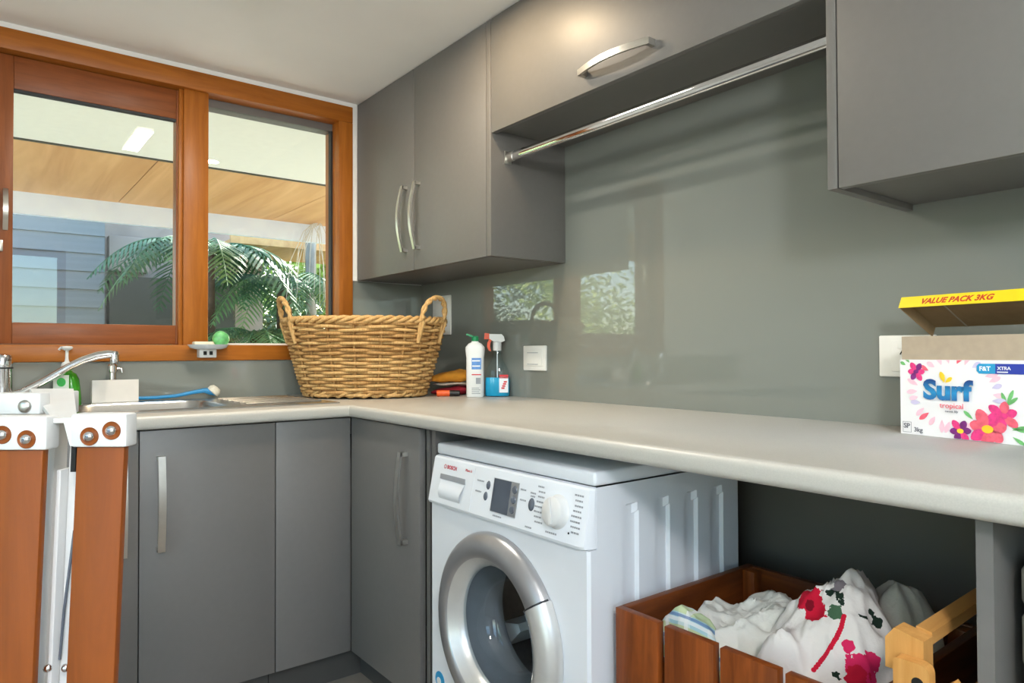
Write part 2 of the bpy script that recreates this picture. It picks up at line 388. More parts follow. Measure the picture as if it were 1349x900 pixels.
# ------------------------------------------------------------------ cabinets
def bow_handle(p0, p1, out, wdir, parent, w=.017, proj=.034):
    """bowed flat bar with square feet from p0 to p1 on a door face"""
    p0, p1, out, wdir = Vector(p0), Vector(p1), Vector(out), Vector(wdir)
    ax = (p1 - p0).normalized(); n = 14
    path = [p0.lerp(p1, i / n) + out * (.021 + (proj - .021) * math.sin(PI * i / n)) for i in range(n + 1)]
    mb = MB(); mb.tube(path, 0, flat=(w, .007), up=out)
    for p, sgn in ((p0, 1), (p1, -1)):
        c = p + ax * sgn * .006
        a = [c + ax * (.006 * i) + wdir * (w / 2 * j) for i, j in ((-1, -1), (1, -1), (1, 1), (-1, 1))]
        mb.prism(a, out * .023)
    return mb.build('handle', 'satin', parent, 30, label='satin metal bow handle')
DXF, DYF = DL - .027, -(DR - .020)      # door faces .661 / -.661
KZ = .1124; DT = H - T - .004
# run under the window
def base_unit(y0, y1, hy, label):
    r = empty('base_cabinet', (.32, (y0 + y1) / 2, 0), label, 'cabinet')
    part('carcass', (.012, y0 + .0005, KZ), (DXF - .021, y1 - .0005, .74), 'cabinet_inside', r)
    dr = part('door', (DXF - .019, y0 + .0015, KZ), (DXF, y1 - .0015, DT), 'cabinet', r, .001)
    bow_handle((DXF, hy, .803), (DXF, hy, .541), (1, 0, 0), (0, 1, 0), dr, w=.019)
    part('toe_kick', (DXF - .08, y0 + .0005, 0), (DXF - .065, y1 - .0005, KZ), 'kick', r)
base_unit(-1.283, -.909, -1.231, 'charcoal base cabinet under the sink bowl, in full view with one long bar handle')
base_unit(-1.683, -1.283, -1.324, 'charcoal base cabinet behind the folded wooden stand, partly hidden')
base_unit(-2.5, -1.683, -1.75, 'charcoal base cabinet at the end of the window bench')
r = empty('corner_cabinet', (.4, -.4, 0), 'charcoal corner base cabinet with one handled door beside the washing machine', 'cabinet')
part('filler_panel', (DXF - .019, -.9075, KZ), (DXF, -.663, DT), 'cabinet', r, .001)
part('carcass', (.012, -.9075, KZ), (DXF - .021, -.012, .74), 'cabinet_inside', r)
dr = part('door', (DXF + .003, DYF, KZ), (1.104, DYF + .019, DT), 'cabinet', r, .001)
part('side_panel', (1.106, DYF + .021, 0), (1.124, -.012, DT), 'cabinet', r)
part('side_panel', (1.150, DYF + .012, 0), (1.168, -.012, DT), 'cabinet', r)
bow_handle((1.03, DYF, .803), (1.03, DYF, .541), (0, -1, 0), (1, 0, 0), dr, w=.016)
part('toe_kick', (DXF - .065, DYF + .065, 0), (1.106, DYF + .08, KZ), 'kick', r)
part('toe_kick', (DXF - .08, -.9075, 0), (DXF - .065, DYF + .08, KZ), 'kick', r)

# wall cabinet with two doors
ZU, XU, YU = 1.4003, .993, -.3303
r = empty('wall_cabinet', (.5, -.17, ZU), 'grey two-door wall cabinet with vertical bow handles beside the window', 'cabinet')
part('carcass', (.014, YU + .021, ZU), (.962, -.0065, ZC - .002), 'cabinet', r)
part('end_panel', (.969, YU, ZU), (XU, -.0065, ZC - .002), 'cabinet', r, .001)
d1 = part('door', (.014, YU, ZU), (.4985, YU + .019, ZC - .003), 'cabinet', r, .001)
d2 = part('door', (.5015, YU, ZU), (.967, YU + .019, ZC - .003), 'cabinet', r, .001)
bow_handle((.445, YU, 1.727), (.445, YU, 1.474), (0, -1, 0), (1, 0, 0), d1, w=.015, proj=.042)
bow_handle((.540, YU, 1.727), (.540, YU, 1.474), (0, -1, 0), (1, 0, 0), d2, w=.015, proj=.042)
# lift-up cabinet over the hanging rail
ZF = 1.7961; XR = 2.111
r = empty('lift_up_cabinet', (1.55, -.17, ZF), 'grey lift-up overhead cabinet with one horizontal bow handle above the hanging rail', 'cabinet')
part('carcass', (XU + .001, YU + .021, ZF + .012), (XR - .001, -.0065, ZC - .002), 'cabinet', r)
fd = part('flap_door', (XU + .003, YU, ZF), (XR - .003, YU + .019, ZC - .003), 'cabinet', r, .001)
bow_handle((1.425, YU, 1.846), (1.675, YU, 1.846), (0, -1, 0), (0, 0, 1), fd, w=.017, proj=.042)
# right-hand wall cabinet
ZR = 1.3982; YR = -.3444
r = empty('wall_cabinet', (2.9, -.17, ZR), 'light grey wall cabinet above the washing powder box', 'cabinet')
part('end_panel', (XR, YR, ZR), (2.1295, -.0065, ZC - .002), 'cabinet', r, .001)
part('carcass', (2.1305, YR + .021, ZR + .012), (XE - .31, -.0065, ZC - .002), 'cabinet', r)
for x0, x1 in ((2.1325, 2.75), (2.753, 3.37), (3.373, XE - .312)):
    part('door', (x0, YR, ZR), (x1, YR + .019, ZC - .003), 'cabinet', r, .001)
# chrome hanging rail
r = empty('hanging_rail', (1.55, -.262, 1.712), 'polished chrome hanging rail fixed under the overhead cabinet', 'rail')
sec = [(math.cos(a) * .008, math.sin(a) * .015) for a in [2 * PI * k / 20 for k in range(20)]]
MB().prism([(XU + .028, -.262 + a, 1.727 + b) for a, b in sec], (XR - XU - .056, 0, 0)).build('tube', 'chrome', r, 40)
for x0, x1 in ((XU + .0005, XU + .032), (XR - .032, XR - .0005)):
    MB().prism([(x0, -.262 + a * 1.25, 1.727 + b * 1.15) for a, b in sec], (x1 - x0, 0, 0)).build('end_socket', 'satin', r, 40)
    xa = x0 if x0 < 1.5 else x1 - .004
    part('flange', (xa, -.276, 1.706), (xa + .004, -.248, 1.748), 'satin', r, .001)
# support panel under the bench
tag(part('support_panel', (2.452, -.645, 0), (2.471, -.007, DT + .003), 'cabinet'), 'upright charcoal support panel under the bench between crate and bin', 'panel')

# ------------------------------------------------------------------ ceiling lamps, plus an added fill globe
def lamp_mat(name, rgb, s): return mat(name, rgb, .5, emit=s, var=0)
lamp_mat('lamp_glow', (255, 246, 226), 6)
def area(name, loc, sx_, sy_, watts, col, parent, shape='RECTANGLE'):
    L = bpy.data.lights.new(name, 'AREA'); L.shape = shape; L.size = sx_; L.size_y = sy_; L.energy = watts; L.color = col
    o = bpy.data.objects.new(name, L); COL.objects.link(o); o.parent = parent; o.location = Vector(loc) - org(parent); return o
r = empty('ceiling_light', (.93, -1.01, ZC - .03), 'slim white batten light on the ceiling near the window', 'ceiling light')
part('housing', (.72, -1.055, ZC - .018), (1.14, -.965, ZC - .0005), 'plastic_white', r, .004)
part('diffuser', (.73, -1.045, ZC - .030), (1.13, -.975, ZC - .018), 'lamp_glow', r, .003)
area('lamp_light', (.93, -1.01, ZC - .032), .4, .07, LAMP_STRIP, (1, .93, .82), r)
lamp_mat('fill_glow', (250, 250, 252), FILL_GLOBE)
r = empty('fill_globe', (3.45, -1.85, 1.68), 'added fill globe hung out of view before the side window', 'fill light')  # unseen globe, added to brighten the ceiling and right-hand cabinet
MB().lathe([(.12 * math.sin(PI * k / 16), 1.80 - .12 * math.cos(PI * k / 16)) for k in range(17)], (3.45, -1.85, 0), n=28).build('globe', 'fill_glow', r, 80)
MB().lathe([(0, 1.915), (.04, 1.915), (.04, 1.945), (.008, 1.955), (.008, ZC - .02), (.05, ZC - .02), (.05, ZC - .0005), (0, ZC - .0005)], (3.45, -1.85, 0), n=20).build('stem', 'satin', r, 40)
r = empty('downlight', (1.14, -.60, ZC - .012), 'small round warm downlight in the ceiling before the overhead cabinets', 'ceiling light')
MB().lathe([(.03, 0), (.045, 0), (.045, .008), (.03, .011)], (1.14, -.60, ZC - .012)).build('bezel', 'plate_white', r, 40)
MB().lathe([(0, .004), (.03, .004)], (1.14, -.60, ZC - .012)).build('lens', 'lamp_glow', r)
area('lamp_light', (1.14, -.60, ZC - .013), .07, .07, LAMP_SPOT, (1, .76, .48), r, 'DISK')

# ------------------------------------------------------------------ washing machine
def washer():
    X0, X1, YF, YB, ZT = 1.188, 1.788, -.676, -.170, .845
    r = empty('washing_machine', ((X0 + X1) / 2, (YF + YB) / 2, 0), 'white front-loading washing machine with silver porthole door under the bench', 'washing machine')
    C = Vector((1.482, YF, .437))
    # cabinet: box whose front has the porthole and whose right side has four pressed ribs
    mb = MB(); n = 40; RO = .165; Z0, Z1 = .012, .690
    hole = [(C.x + RO * math.cos(2 * PI * k / n), YF, C.z + RO * math.sin(2 * PI * k / n)) for k in range(n)]
    edge = []
    for (x, y, z) in hole:
        dx, dz = x - C.x, z - C.z; t = 1e9
        if dx > 1e-9: t = min(t, (X1 - .006 - C.x) / dx)
        if dx < -1e-9: t = min(t, (X0 + .006 - C.x) / dx)
        if dz > 1e-9: t = min(t, (Z1 - C.z) / dz)
        if dz < -1e-9: t = min(t, (Z0 - C.z) / dz)
        edge.append((C.x + dx * t, YF, C.z + dz * t))
    mb.add(hole + edge, [[k, (k + 1) % n, n + (k + 1) % n, n + k] for k in range(n)])
    for cx_, cz_ in ((X0 + .006, Z0), (X1 - .006, Z0), (X0 + .006, Z1), (X1 - .006, Z1)):
        nr = sorted(edge, key=lambda p: (p[0] - cx_) ** 2 + (p[2] - cz_) ** 2)[:2]
        mb.add([nr[0], nr[1], (cx_, YF, cz_)], [[0, 1, 2]])
    ZS = .814
    def quad(a, b, c, d): mb.add([a, b, c, d], [[0, 1, 2, 3]])
    YS = -.652
    quad((X0, YF + .006, Z0), (X0 + .006, YF, Z0), (X0 + .006, YF, Z1), (X0, YF + .006, Z1))
    quad((X1, YF + .006, Z0), (X1 - .006, YF, Z0), (X1 - .006, YF, Z1), (X1, YF + .006, Z1))
    quad((X0, YF + .006, Z0), (X0, YB, Z0), (X0, YB, Z1), (X0, YF + .006, Z1))
    quad((X0, YS, Z1), (X0, YB, Z1), (X0, YB, ZS), (X0, YS, ZS))
    quad((X0, YB, Z0), (X1, YB, Z0), (X1, YB, ZS), (X0, YB, ZS))
    quad((X0, YF, Z0), (X1, YF, Z0), (X1, YB, Z0), (X0, YB, Z0))
    quad((X0, YS, Z1), (X1, YS, Z1), (X1, YS, ZS), (X0, YS, ZS)); quad((X0, YF, Z1), (X1, YF, Z1), (X1, YS, Z1), (X0, YS, Z1))
    # right side as a height grid: recessed grooves with rounded tops
    ribs = (-.553, -.451, -.3515, -.2545); hw = .021
    ys = [YF + .006, YS - .0005]
    for c in ribs: ys += [c - hw - .004, c - hw, c - hw * .55, c, c + hw * .55, c + hw, c + hw + .004]
    ys.append(YB)
    zs = [Z0, .06, .068, .08, .69, .70, .72, .735, .745, .752, .758, .764, .77, .776, ZS]
    def depth(y, z):
        for c in ribs:
            dd = abs(y - c); top = .768
            if z < top - hw: ins = dd <= hw + 1e-6
            else: ins = dd * dd + (z - top + hw) ** 2 <= hw * hw + 1e-6
            if ins and z > .066: return -.009
        return 0
    g = [[(X1 + depth(y, z), y, z) for y in ys] for z in zs]; m_ = len(ys)
    mb.add([p for q in g for p in q], [[i * m_ + k, i * m_ + k + 1, (i + 1) * m_ + k + 1, (i + 1) * m_ + k] for i in range(len(zs) - 1) for k in range(m_ - 1) if not (k == 0 and zs[i] >= .69)])
    mb.build('body', 'washer_white', r)
    # lid
    MB().box((X0, -.657, ZS + .0015), (X1, YB, ZT), .007, 3).build('lid', 'washer_white', r, 40)
    # sloping control panel, rounded at its right edge
    pr_ = [(-.652, .8125), (-.662, .8125), (-.666, .808), (-.6875, .6975), (-.6845, .6915), (-.652, .6915)]
    cols = [(X0 + .001, 0), (X0 + .003, .5), (X0 + .006, 1), (X1 - .022, 1), (X1 - .008, .8), (X1 - .001, .2)]
    mb = MB(); vs_ = []
    for (x, w_) in cols:
        for (y, z) in pr_: vs_.append((x, -.652 + (y + .652) * (.15 + .85 * w_), z))
    q = len(pr_); fs = [[i * q + k, i * q + (k + 1) % q, (i + 1) * q + (k + 1) % q, (i + 1) * q + k] for i in range(len(cols) - 1) for k in range(q)]
    fs += [list(range(q)), [(len(cols) - 1) * q + k for k in range(q)]]
    mb.add(vs_, fs); pn = mb.build('control_panel', 'washer_white', r, 25)
    up = (Vector((0, -.666, .808)) - Vector((0, -.6875, .6975))).normalized(); xd = Vector((1, 0, 0)); nr = xd.cross(up)
    def P(x, z, o_=0.0): return Vector((x, -.666 - (.808 - z) / (.808 - .6975) * .0215, z)) + nr * o_
    def plate(x0, x1, z0, z1, o_=.0, th=.0012): return MB().prism([P(x0, z0, o_), P(x1, z0, o_), P(x1, z1, o_), P(x0, z1, o_)], nr * th)
    # detergent drawer with a scooped grip
    dw = plate(1.225, 1.385, .700, .802, 0, .0008).build('detergent_drawer', 'washer_white', pn)
    MB().prism([P(1.237, .758, .001), P(1.353, .758, .001), P(1.35, .771, .001), P(1.237, .771, .001)], nr * .0015).build('grip_shadow_lip', 'print_grey', dw)
    g = MB(); a = []
    for i in range(9):
        t = i / 8; a.append((P(1.240 + .006 * t, .757 - .046 * t, .0012 + .010 * math.sin(PI * t) * (t ** .8)), P(1.350 - .010 * t, .757 - .046 * t, .0012 + .010 * math.sin(PI * t) * (t ** .8))))
    g.add([p for pr in a for p in pr], [[2 * i, 2 * i + 1, 2 * i + 3, 2 * i + 2] for i in range(8)])
    g.build('grip', 'washer_white', dw, 60)
    ds = plate(1.468, 1.562, .7155, .7915, .0004, .0016).build('display', 'washer_silver', pn)
    plate(1.470, 1.534, .7165, .7905, .002, .0006).build('screen', 'screen_grey', ds)
    for k in range(3): MB().lathe([(0, .0024), (.0075, .002), (.009, 0)], P(1.549, .731 + k * .022, .002), axis=nr, n=14).build('button', 'washer_grey', ds, 50)
    for x, z in ((1.447, .771), (1.442, .745), (1.611, .7535)):
        s_ = 1.35 if x > 1.6 else 1
        MB().lathe([(0, .002), (.0065 * s_, .0018), (.0078 * s_, 0)], P(x, z, .0004), axis=nr, n=16, sy=1.35, xdir=(1, 0, 0)).build('button', 'washer_grey', pn, 50)
    # programme dial
    kb = MB().lathe([(0, .021), (.026, .021), (.030, .018), (.033, .003), (.036, 0)], P(1.697, .753, .0004), axis=nr, n=32).build('dial', 'plastic_white', pn, 40)
    g = MB(); c = P(1.697, .753, .0222); t_ = (up * .9 - xd * .25).normalized(); b_ = t_.cross(nr)
    g.prism([c + t_ * .026 - b_ * .003, c + t_ * .026 + b_ * .003, c - t_ * .026 + b_ * .004, c - t_ * .026 - b_ * .004], nr * .003).build('dial_grip', 'plastic_white', kb)
    # printing
    text_mb('BOSCH', .0135, P(1.262, .786, .0014), xd, up, bold=.0003).build('brand_lettering', 'print_red', pn)
    MB().lathe([(.0055, 0), (.0055, .0006), (.0042, .0006), (.0042, 0)], P(1.2525, .7905, .0012), axis=nr, n=18).build('brand_mark', 'print_red', pn)
    text_mb('Maxx 6', .0095, P(1.345, .790, .0012), xd, up).build('model_lettering', 'print_red', dw)
    random.seed(4); g = MB()
    for side in (0, 1):
        for k in range(8):
            x0 = (1.626 if side == 0 else 1.742) + .004 * math.sin(k); z = .793 - k * .0105
            ln = (.018 if side == 0 else .022) + .008 * random.random()
            if side == 0 and abs(z - .753) > .2: continue
            x_end = min(x0 + ln, 1.766); x = x0
            while x < x_end:
                wd = .003 + .004 * random.random(); a_ = P(x, z, .0003)
                g.prism([a_, a_ + xd * wd, a_ + xd * wd + up * .0036, a_ + up * .0036], nr * .0004); x += wd + .0014
    for (x0, x1, z) in ((1.40, 1.425, .775), (1.398, 1.42, .750), (1.48, 1.51, .706), (1.568, 1.585, .778), (1.570, 1.588, .756), (1.603, 1.619, .776), (1.605, 1.62, .769), (1.60, 1.622, .7035), (1.668, 1.70, .706)):
        x = x0
        while x < x1:
            wd = .003 + .003 * random.random(); a_ = P(x, z, .0003); g.prism([a_, a_ + xd * wd, a_ + xd * wd + up * .0036, a_ + up * .0036], nr * .0004); x += wd + .0013
    g.build('programme_print', 'print_grey', pn, kind='stuff')
    MB().lathe([(0, .0008), (.0022, .0008), (.0022, 0)], P(1.738, .7175, .0003), axis=nr, n=10).build('indicator_dot', 'dark_hole', pn)
    # porthole door
    ax = (0, -1, 0)
    dr = MB().lathe([(.176, .001), (.228, .001), (.2285, .008), (.223, .020), (.208, .031), (.190, .034), (.176, .033), (.171, .028)], C, axis=ax, n=64).build('porthole_door', 'washer_silver', r, 50)
    MB().lathe([(.171, .028), (.158, .012), (.150, .004), (.146, -.012)], C, axis=ax, n=64).build('inner_ring', 'washer_inner', dr, 60)
    MB().lathe([(.146, -.004), (.142, -.02), (.132, -.055), (.118, -.078), (.098, -.088), (.0, -.092)], C, axis=ax, n=48).build('glass_bowl', 'glass_bowl', dr, 80)
    h0, h1 = math.radians(-42), math.radians(33)
    MB().lathe([(.174, .0335), (.180, .039), (.194, .040), (.212, .036), (.227, .024), (.232, .010), (.231, .001)], C, axis=ax, n=24, xdir=(1, 0, 0), a0=h0, a1=h1).build('door_handle', 'washer_inner', dr, 50)
    MB().lathe([(.172, .036), (.180, .0405), (.194, .0415), (.213, .0372), (.229, .0245), (.2335, .010)], C, axis=ax, n=2, xdir=(1, 0, 0), a0=h1, a1=h1 + .018).build('handle_gap', 'rubber', dr)
    MB().lathe([(.1735, .0345), (.1785, .0395), (.1805, .0400), (.1740, .0365)], C, axis=ax, n=24, xdir=(1, 0, 0), a0=h0, a1=h1).build('handle_edge', 'chrome', dr, 60)
    # gasket and drum behind the glass
    MB().lathe([(.1645, -.0005), (.158, -.03), (.150, -.06), (.152, -.095), (.145, -.11), (.150, -.13)], C, axis=ax, n=48).build('door_gasket', 'gasket_grey', r, 70)
    dm = MB().lathe([(.150, -.13), (.205, -.135), (.215, -.15), (.215, -.40), (.19, -.42), (0, -.42)], C, axis=ax, n=48).build('drum', 'drum', r, 50)
    for k in range(3):
        a = PI / 2 + k * 2 * PI / 3; c = C + Vector((math.cos(a) * .195, .27, math.sin(a) * .195))
        t_ = Vector((-math.sin(a), 0, math.cos(a))); n_ = Vector((-math.cos(a), 0, -math.sin(a)))
        MB().prism([c - t_ * .03 - Vector((0, .12, 0)), c + t_ * .03 - Vector((0, .12, 0)), c + n_ * .045 + t_ * .01 - Vector((0, .10, 0)), c + n_ * .045 - t_ * .01 - Vector((0, .10, 0))], (0, .23, 0)).build('drum_paddle', 'plastic_white', dm)
    # round blue sticker, low on the left
    MB().lathe([(0, .0008), (.022, .0008), (.022, 0)], (1.232, YF, .232), axis=ax, n=24).build('sticker', 'sticker_blue', r)
    MB().lathe([(0, .0014), (.010, .0014), (.010, .0008)], (1.228, YF, .228), axis=ax, n=20).build('sticker_print', 'plastic_white', r)
    for x in (X0 + .05, X1 - .05):
        for y in (YF + .06, YB - .06): MB().lathe([(0, 0), (.02, 0), (.02, .006), (.012, .014), (0, .014)], (x, y, 0), n=14).build('foot', 'rubber', r, 40)
washer()

# ------------------------------------------------------------------ wall plates
def outlet(name, lo, hi, label, kind):
    r = empty(name, ((lo[0] + hi[0]) / 2, -.006, lo[1]), label, 'wall plate')
    part('plate', (lo[0], -.015, lo[1]), (hi[0], -.0062, hi[1]), 'plate_white', r, .003)
    cx_, cz_ = (lo[0] + hi[0]) / 2, (lo[1] + hi[1]) / 2; w_, h_ = hi[0] - lo[0], hi[1] - lo[1]
    if kind == 'switch':
        f = part('cover', (lo[0] + w_ * .12, -.0185, lo[1] + h_ * .18), (hi[0] - w_ * .14, -.015, hi[1] - h_ * .16), 'plate_white', r, .0015)
        part('slot', (lo[0] + w_ * .22, -.0192, lo[1] + h_ * .24), (hi[0] - w_ * .3, -.0185, lo[1] + h_ * .265), 'print_grey', f)
        part('slot', (lo[0] + w_ * .22, -.0192, lo[1] + h_ * .70), (hi[0] - w_ * .3, -.0185, lo[1] + h_ * .725), 'print_grey', f)
    elif kind == 'socket':
        f = part('socket_face', (lo[0] + .028, -.0185, lo[1] + .012), (hi[0] - .02, -.015, hi[1] - .012), 'plate_white', r, .0015)
        for dx, dz, a in ((-.012, .008, .5), (.004, .008, -.5), (-.004, -.012, 0)):
            c = Vector((lo[0] + .062 + dx, -.0188, cz_ + dz)); u = Vector((math.sin(a), 0, math.cos(a))); v = Vector((u.z, 0, -u.x))
            MB().prism([c - u * .005 - v * .0012, c - u * .005 + v * .0012, c + u * .005 + v * .0012, c + u * .005 - v * .0012], (0, -.0004, 0)).build('pin_slot', 'dark_hole', f)
        part('rocker', (lo[0] + .042, -.0198, hi[1] - .03), (lo[0] + .052, -.0185, hi[1] - .016), 'plate_white', f, .0008)
    else:
        part('cover', (lo[0] + .008, -.0172, lo[1] + .01), (hi[0] - .008, -.015, hi[1] - .01), 'plate_white', r, .001)
outlet('switch_plate', (.765, 1.020), (.893, 1.112), 'white switch plate with hinged cover right of the spray bottle', 'switch')
outlet('wall_plate', (.118, 1.165), (.262, 1.338), 'tall blank white wall plate behind the wicker basket handle', 'blank')
outlet('power_socket', (2.056, 1.029), (2.175, 1.122), 'white power socket partly hidden behind the washing powder box', 'socket')

# ------------------------------------------------------------------ wicker basket
def basket():
    wood('wicker', (222, 184, 124), (172, 128, 74), 'z', rough=.55, scale=60)
    wood('wicker_dark', (204, 162, 102), (148, 104, 58), 'z', rough=.6, scale=60)
    C = Vector((.3193, -.4433, H + .0015)); A = DIAG; B = INTO
    r = empty('laundry_basket', C, 'oval woven wicker laundry basket with two loop handles', 'basket')
    HB = .275
    def dims(t): s_ = t ** .85; return .222 + (.302 - .222) * s_, .150 + (.200 - .150) * s_
    def pt(th, t, off=0.0, dz=0.0):
        a, b = dims(t); return C + A * ((a + off) * math.cos(th)) + B * ((b + off) * math.sin(th)) + Vector((0, 0, .006 + HB * t + dz))
    NS = 22; ROWS = 23
    # stakes at even perimeter spacing; weavers pass in front and behind alternately
    def theta(u): return 2 * PI * u - .10 * math.sin(4 * PI * u)
    rnd = random.Random(2)
    for k in range(NS):
        th = theta((k + .5) / NS)
        MB().tube([pt(th, t / 6) for t in range(7)], .0055, 6).build('stake', 'wicker_dark', r, 60)
    for j in range(ROWS):
        t = (j + .5) / ROWS; path = []; n = NS * 6; ph = (j // 1) % 2; wob = rnd.random() * 6
        blk = (j // 1)
        for i in range(n):
            u = i / n; k = u * NS
            sgn = math.cos(PI * (k - .5) * 1.0 + (0 if blk % 2 == 0 else PI))
            s2 = math.copysign(abs(sgn) ** .6, sgn)
            path.append(pt(theta(u), t, s2 * .0105, .0016 * math.sin(u * 2 * PI * 7 + wob) + .0012 * math.sin(u * 40 + wob * 3)))
        MB().tube(path, .0060 + .0006 * rnd.random(), 6, closed=True).build('weaver', 'wicker' if rnd.random() < .7 else 'wicker_dark', r, 70)
    # plaited rim and foot
    for (t, rr, kk, nm) in ((1.015, .0075, 3, 'rim_strand'), (.02, .006, 2, 'foot_strand')):
        for s_ in range(kk):
            n = 132; path = []
            for i in range(n):
                u = i / n; ph = 2 * PI * (18 * u + s_ / kk)
                path.append(pt(theta(u), t, .0105 * math.cos(ph), .009 * math.sin(ph) + (.004 if t > .5 else .004)))
            MB().tube(path, rr, 6, closed=True).build(nm, 'wicker', r, 70)
    fl = MB(); n = 40; fl.add([pt(2 * PI * i / n, .02) for i in range(n)] + [pt(2 * PI * i / n, .05) for i in range(n)], [list(range(n)), list(range(n, 2 * n))] + [[i, (i + 1) % n, n + (i + 1) % n, n + i] for i in range(n)]).build('base', 'wicker_dark', r)
    # loop handles at both ends: two canes twisted together
    for th0 in (PI + .40, -.45):
        for s_ in range(2):
            path = []
            for i in range(33):
                f = i / 32; a = PI * f; dth = .26 * math.cos(a) ; z = 1.0 + .335 * math.sin(a) ** .75
                ph = 2 * PI * (4 * f + s_ / 2); p = pt(th0 + dth, min(z, 1.0), .012 + .012 * (z - 1) * 3)
                p.z += (z - 1.0) * HB + .004 * math.sin(ph); p += A * (.005 * math.cos(ph))
                path.append(p)
            lo = [pt(th0 + .26, .72, .012)]; hi = [pt(th0 - .26, .72, .012)]
            MB().tube(lo + path + hi, .0068, 7).build('handle_cane', 'wicker', r, 70)
basket()

# ------------------------------------------------------------------ bottles, cloths and marker by the basket
mat('bottle_white', (236, 236, 234), .35, var=.01); mat('cap_green', (20, 130, 80), .35); mat('label_blue', (90, 140, 205), .4, var=.15, scale=90)
mat('label_white', (236, 238, 242), .4, var=.02); mat('label_red', (205, 45, 50), .4); mat('liquid_blue', (30, 165, 210), .2, var=.05, trans=.0); mat('spray_orange', (205, 72, 30), .4)
mat('cloth_orange', (214, 140, 40), .9, var=.18, scale=30, bump=.4, bscale=300); mat('cloth_red', (150, 24, 40), .9, var=.15, scale=40, bump=.4, bscale=300); mat('cloth_white', (222, 214, 200), .9, var=.06, bump=.4, bscale=300)
mat('marker_orange', (226, 92, 40), .4); mat('marker_black', (26, 26, 28), .4)
VA = math.atan2(DIAG.y, DIAG.x)                        # things in the corner are turned toward the room
def oval_stack(prof, c, ang, n=26, pw=1.0):
    """bottle body: profile [(half width, half depth, z)] of super-ellipses"""
    mb = MB(); vs_ = []
    for (a, b, z) in prof:
        for k in range(n):
            th = 2 * PI * k / n; cx_, sy_ = math.cos(th), math.sin(th)
            vs_.append(Vector((a * math.copysign(abs(cx_) ** pw, cx_), b * math.copysign(abs(sy_) ** pw, sy_), z)))
    N = len(prof); fs = [[i * n + k, i * n + (k + 1) % n, (i + 1) * n + (k + 1) % n, (i + 1) * n + k] for i in range(N - 1) for k in range(n)]
    fs += [list(range(n))[::-1], [(N - 1) * n + k for k in range(n)]]
    mb.add(vs_, fs); return mb.xf(Matrix.Translation(Vector(c)) @ Matrix.Rotation(ang, 4, 'Z'))
# white cleaner bottle
c = Vector((.6123, -.1280, H + .0003))
r = empty('cleaner_bottle', c, 'white plastic cleaner bottle with a green flip cap and blue label', 'bottle')
bd = oval_stack([(.031, .021, 0), (.034, .023, .004), (.034, .023, .150), (.036, .024, .165), (.037, .025, .18), (.036, .024, .19), (.025, .018, .203), (.014, .013, .208), (.013, .012, .213)], c, VA, pw=.7).build('body', 'bottle_white', r, 50)
f = Vector((math.sin(VA), -math.cos(VA), 0)); xr = Vector((math.cos(VA), math.sin(VA), 0)); zz = Vector((0, 0, 1))
def lab(x0, x1, z0, z1, off, mt, nm, par): MB().prism([c + xr * x0 + zz * z0 + f * off, c + xr * x1 + zz * z0 + f * off, c + xr * x1 + zz * z1 + f * off, c + xr * x0 + zz * z1 + f * off], f * .0008).build(nm, mt, par)
lab(-.012, .024, .105, .148, .0226, 'label_blue', 'label_panel', bd)
lab(-.012, .024, .083, .087, .0226, 'label_red', 'label_stripe', bd)
lab(.004, .022, .050, .073, .0226, 'print_grey', 'barcode', bd)
for k in range(4): lab(-.012, .02 - .004 * (k % 2), .012 + .007 * k, .0145 + .007 * k, .0226, 'print_grey', 'label_text_line', bd)
for k in range(2): lab(-.010, .02, .135 - .02 * k, .140 - .02 * k, .0235, 'label_white', 'label_text_line', bd)
MB().lathe([(0, 0), (.014, 0), (.014, .016), (.010, .02), (0, .02)], c + zz * .212, n=20).build('cap', 'cap_green', r, 40)
g = MB(); a = c + zz * .226 - xr * .008; g.prism([a + f * .007, a + f * .007 - xr * .026 + zz * .010, a + f * .007 - xr * .024 + zz * .016, a + f * .007 + zz * .008], -f * .014).build('flip_lid', 'cap_green', r)
# spray bottle
c = Vector((.6507, -.0510, H + .0003))
r = empty('spray_bottle', c, 'clear trigger spray bottle half filled with blue liquid', 'bottle')
oval_stack([(.045, .026, 0), (.049, .029, .005), (.048, .029, .055), (.046, .027, .085), (.040, .025, .110), (.028, .021, .130), (.018, .016, .150), (.014, .014, .178)], c, VA, pw=.75).build('body', 'glass_bottle', r, 60)
oval_stack([(.0435, .0245, .002), (.047, .0275, .006), (.0465, .0275, .055), (.0455, .0265, .073)], c, VA, pw=.75).build('liquid', 'liquid_blue', r, 60)
lab(.008, .042, .016, .076, .0285, 'label_white', 'label_panel', r); lab(.008, .042, .070, .084, .0285, 'label_red', 'label_top', r)
for k in range(4): lab(.016 + .003 * k, .028 + .003 * k, .030 + .008 * k, .036 + .008 * k, .0293, 'label_red', 'label_print', r)
MB().tube([c + zz * .008, c + zz * .18], .0022, 6).build('dip_tube', 'label_white', r)
MB().lathe([(.0155, .176), (.0165, .180), (.0165, .208), (.013, .212), (0, .212)], c, n=22).build('collar', 'plastic_white', r, 40)
g = MB(); a = c + zz * .210
g.prism([a + f * .0105 - xr * .030 + zz * .012, a + f * .0105 - xr * .012 + zz * .000, a + f * .0105 + xr * .016 - zz * .002, a + f * .0105 + xr * .030 + zz * .004, a + f * .0105 + xr * .026 + zz * .020, a + f * .0105 + xr * .018 + zz * .029, a + f * .0105 - xr * .030 + zz * .030], -f * .021).build('spray_head', 'plastic_white', r)
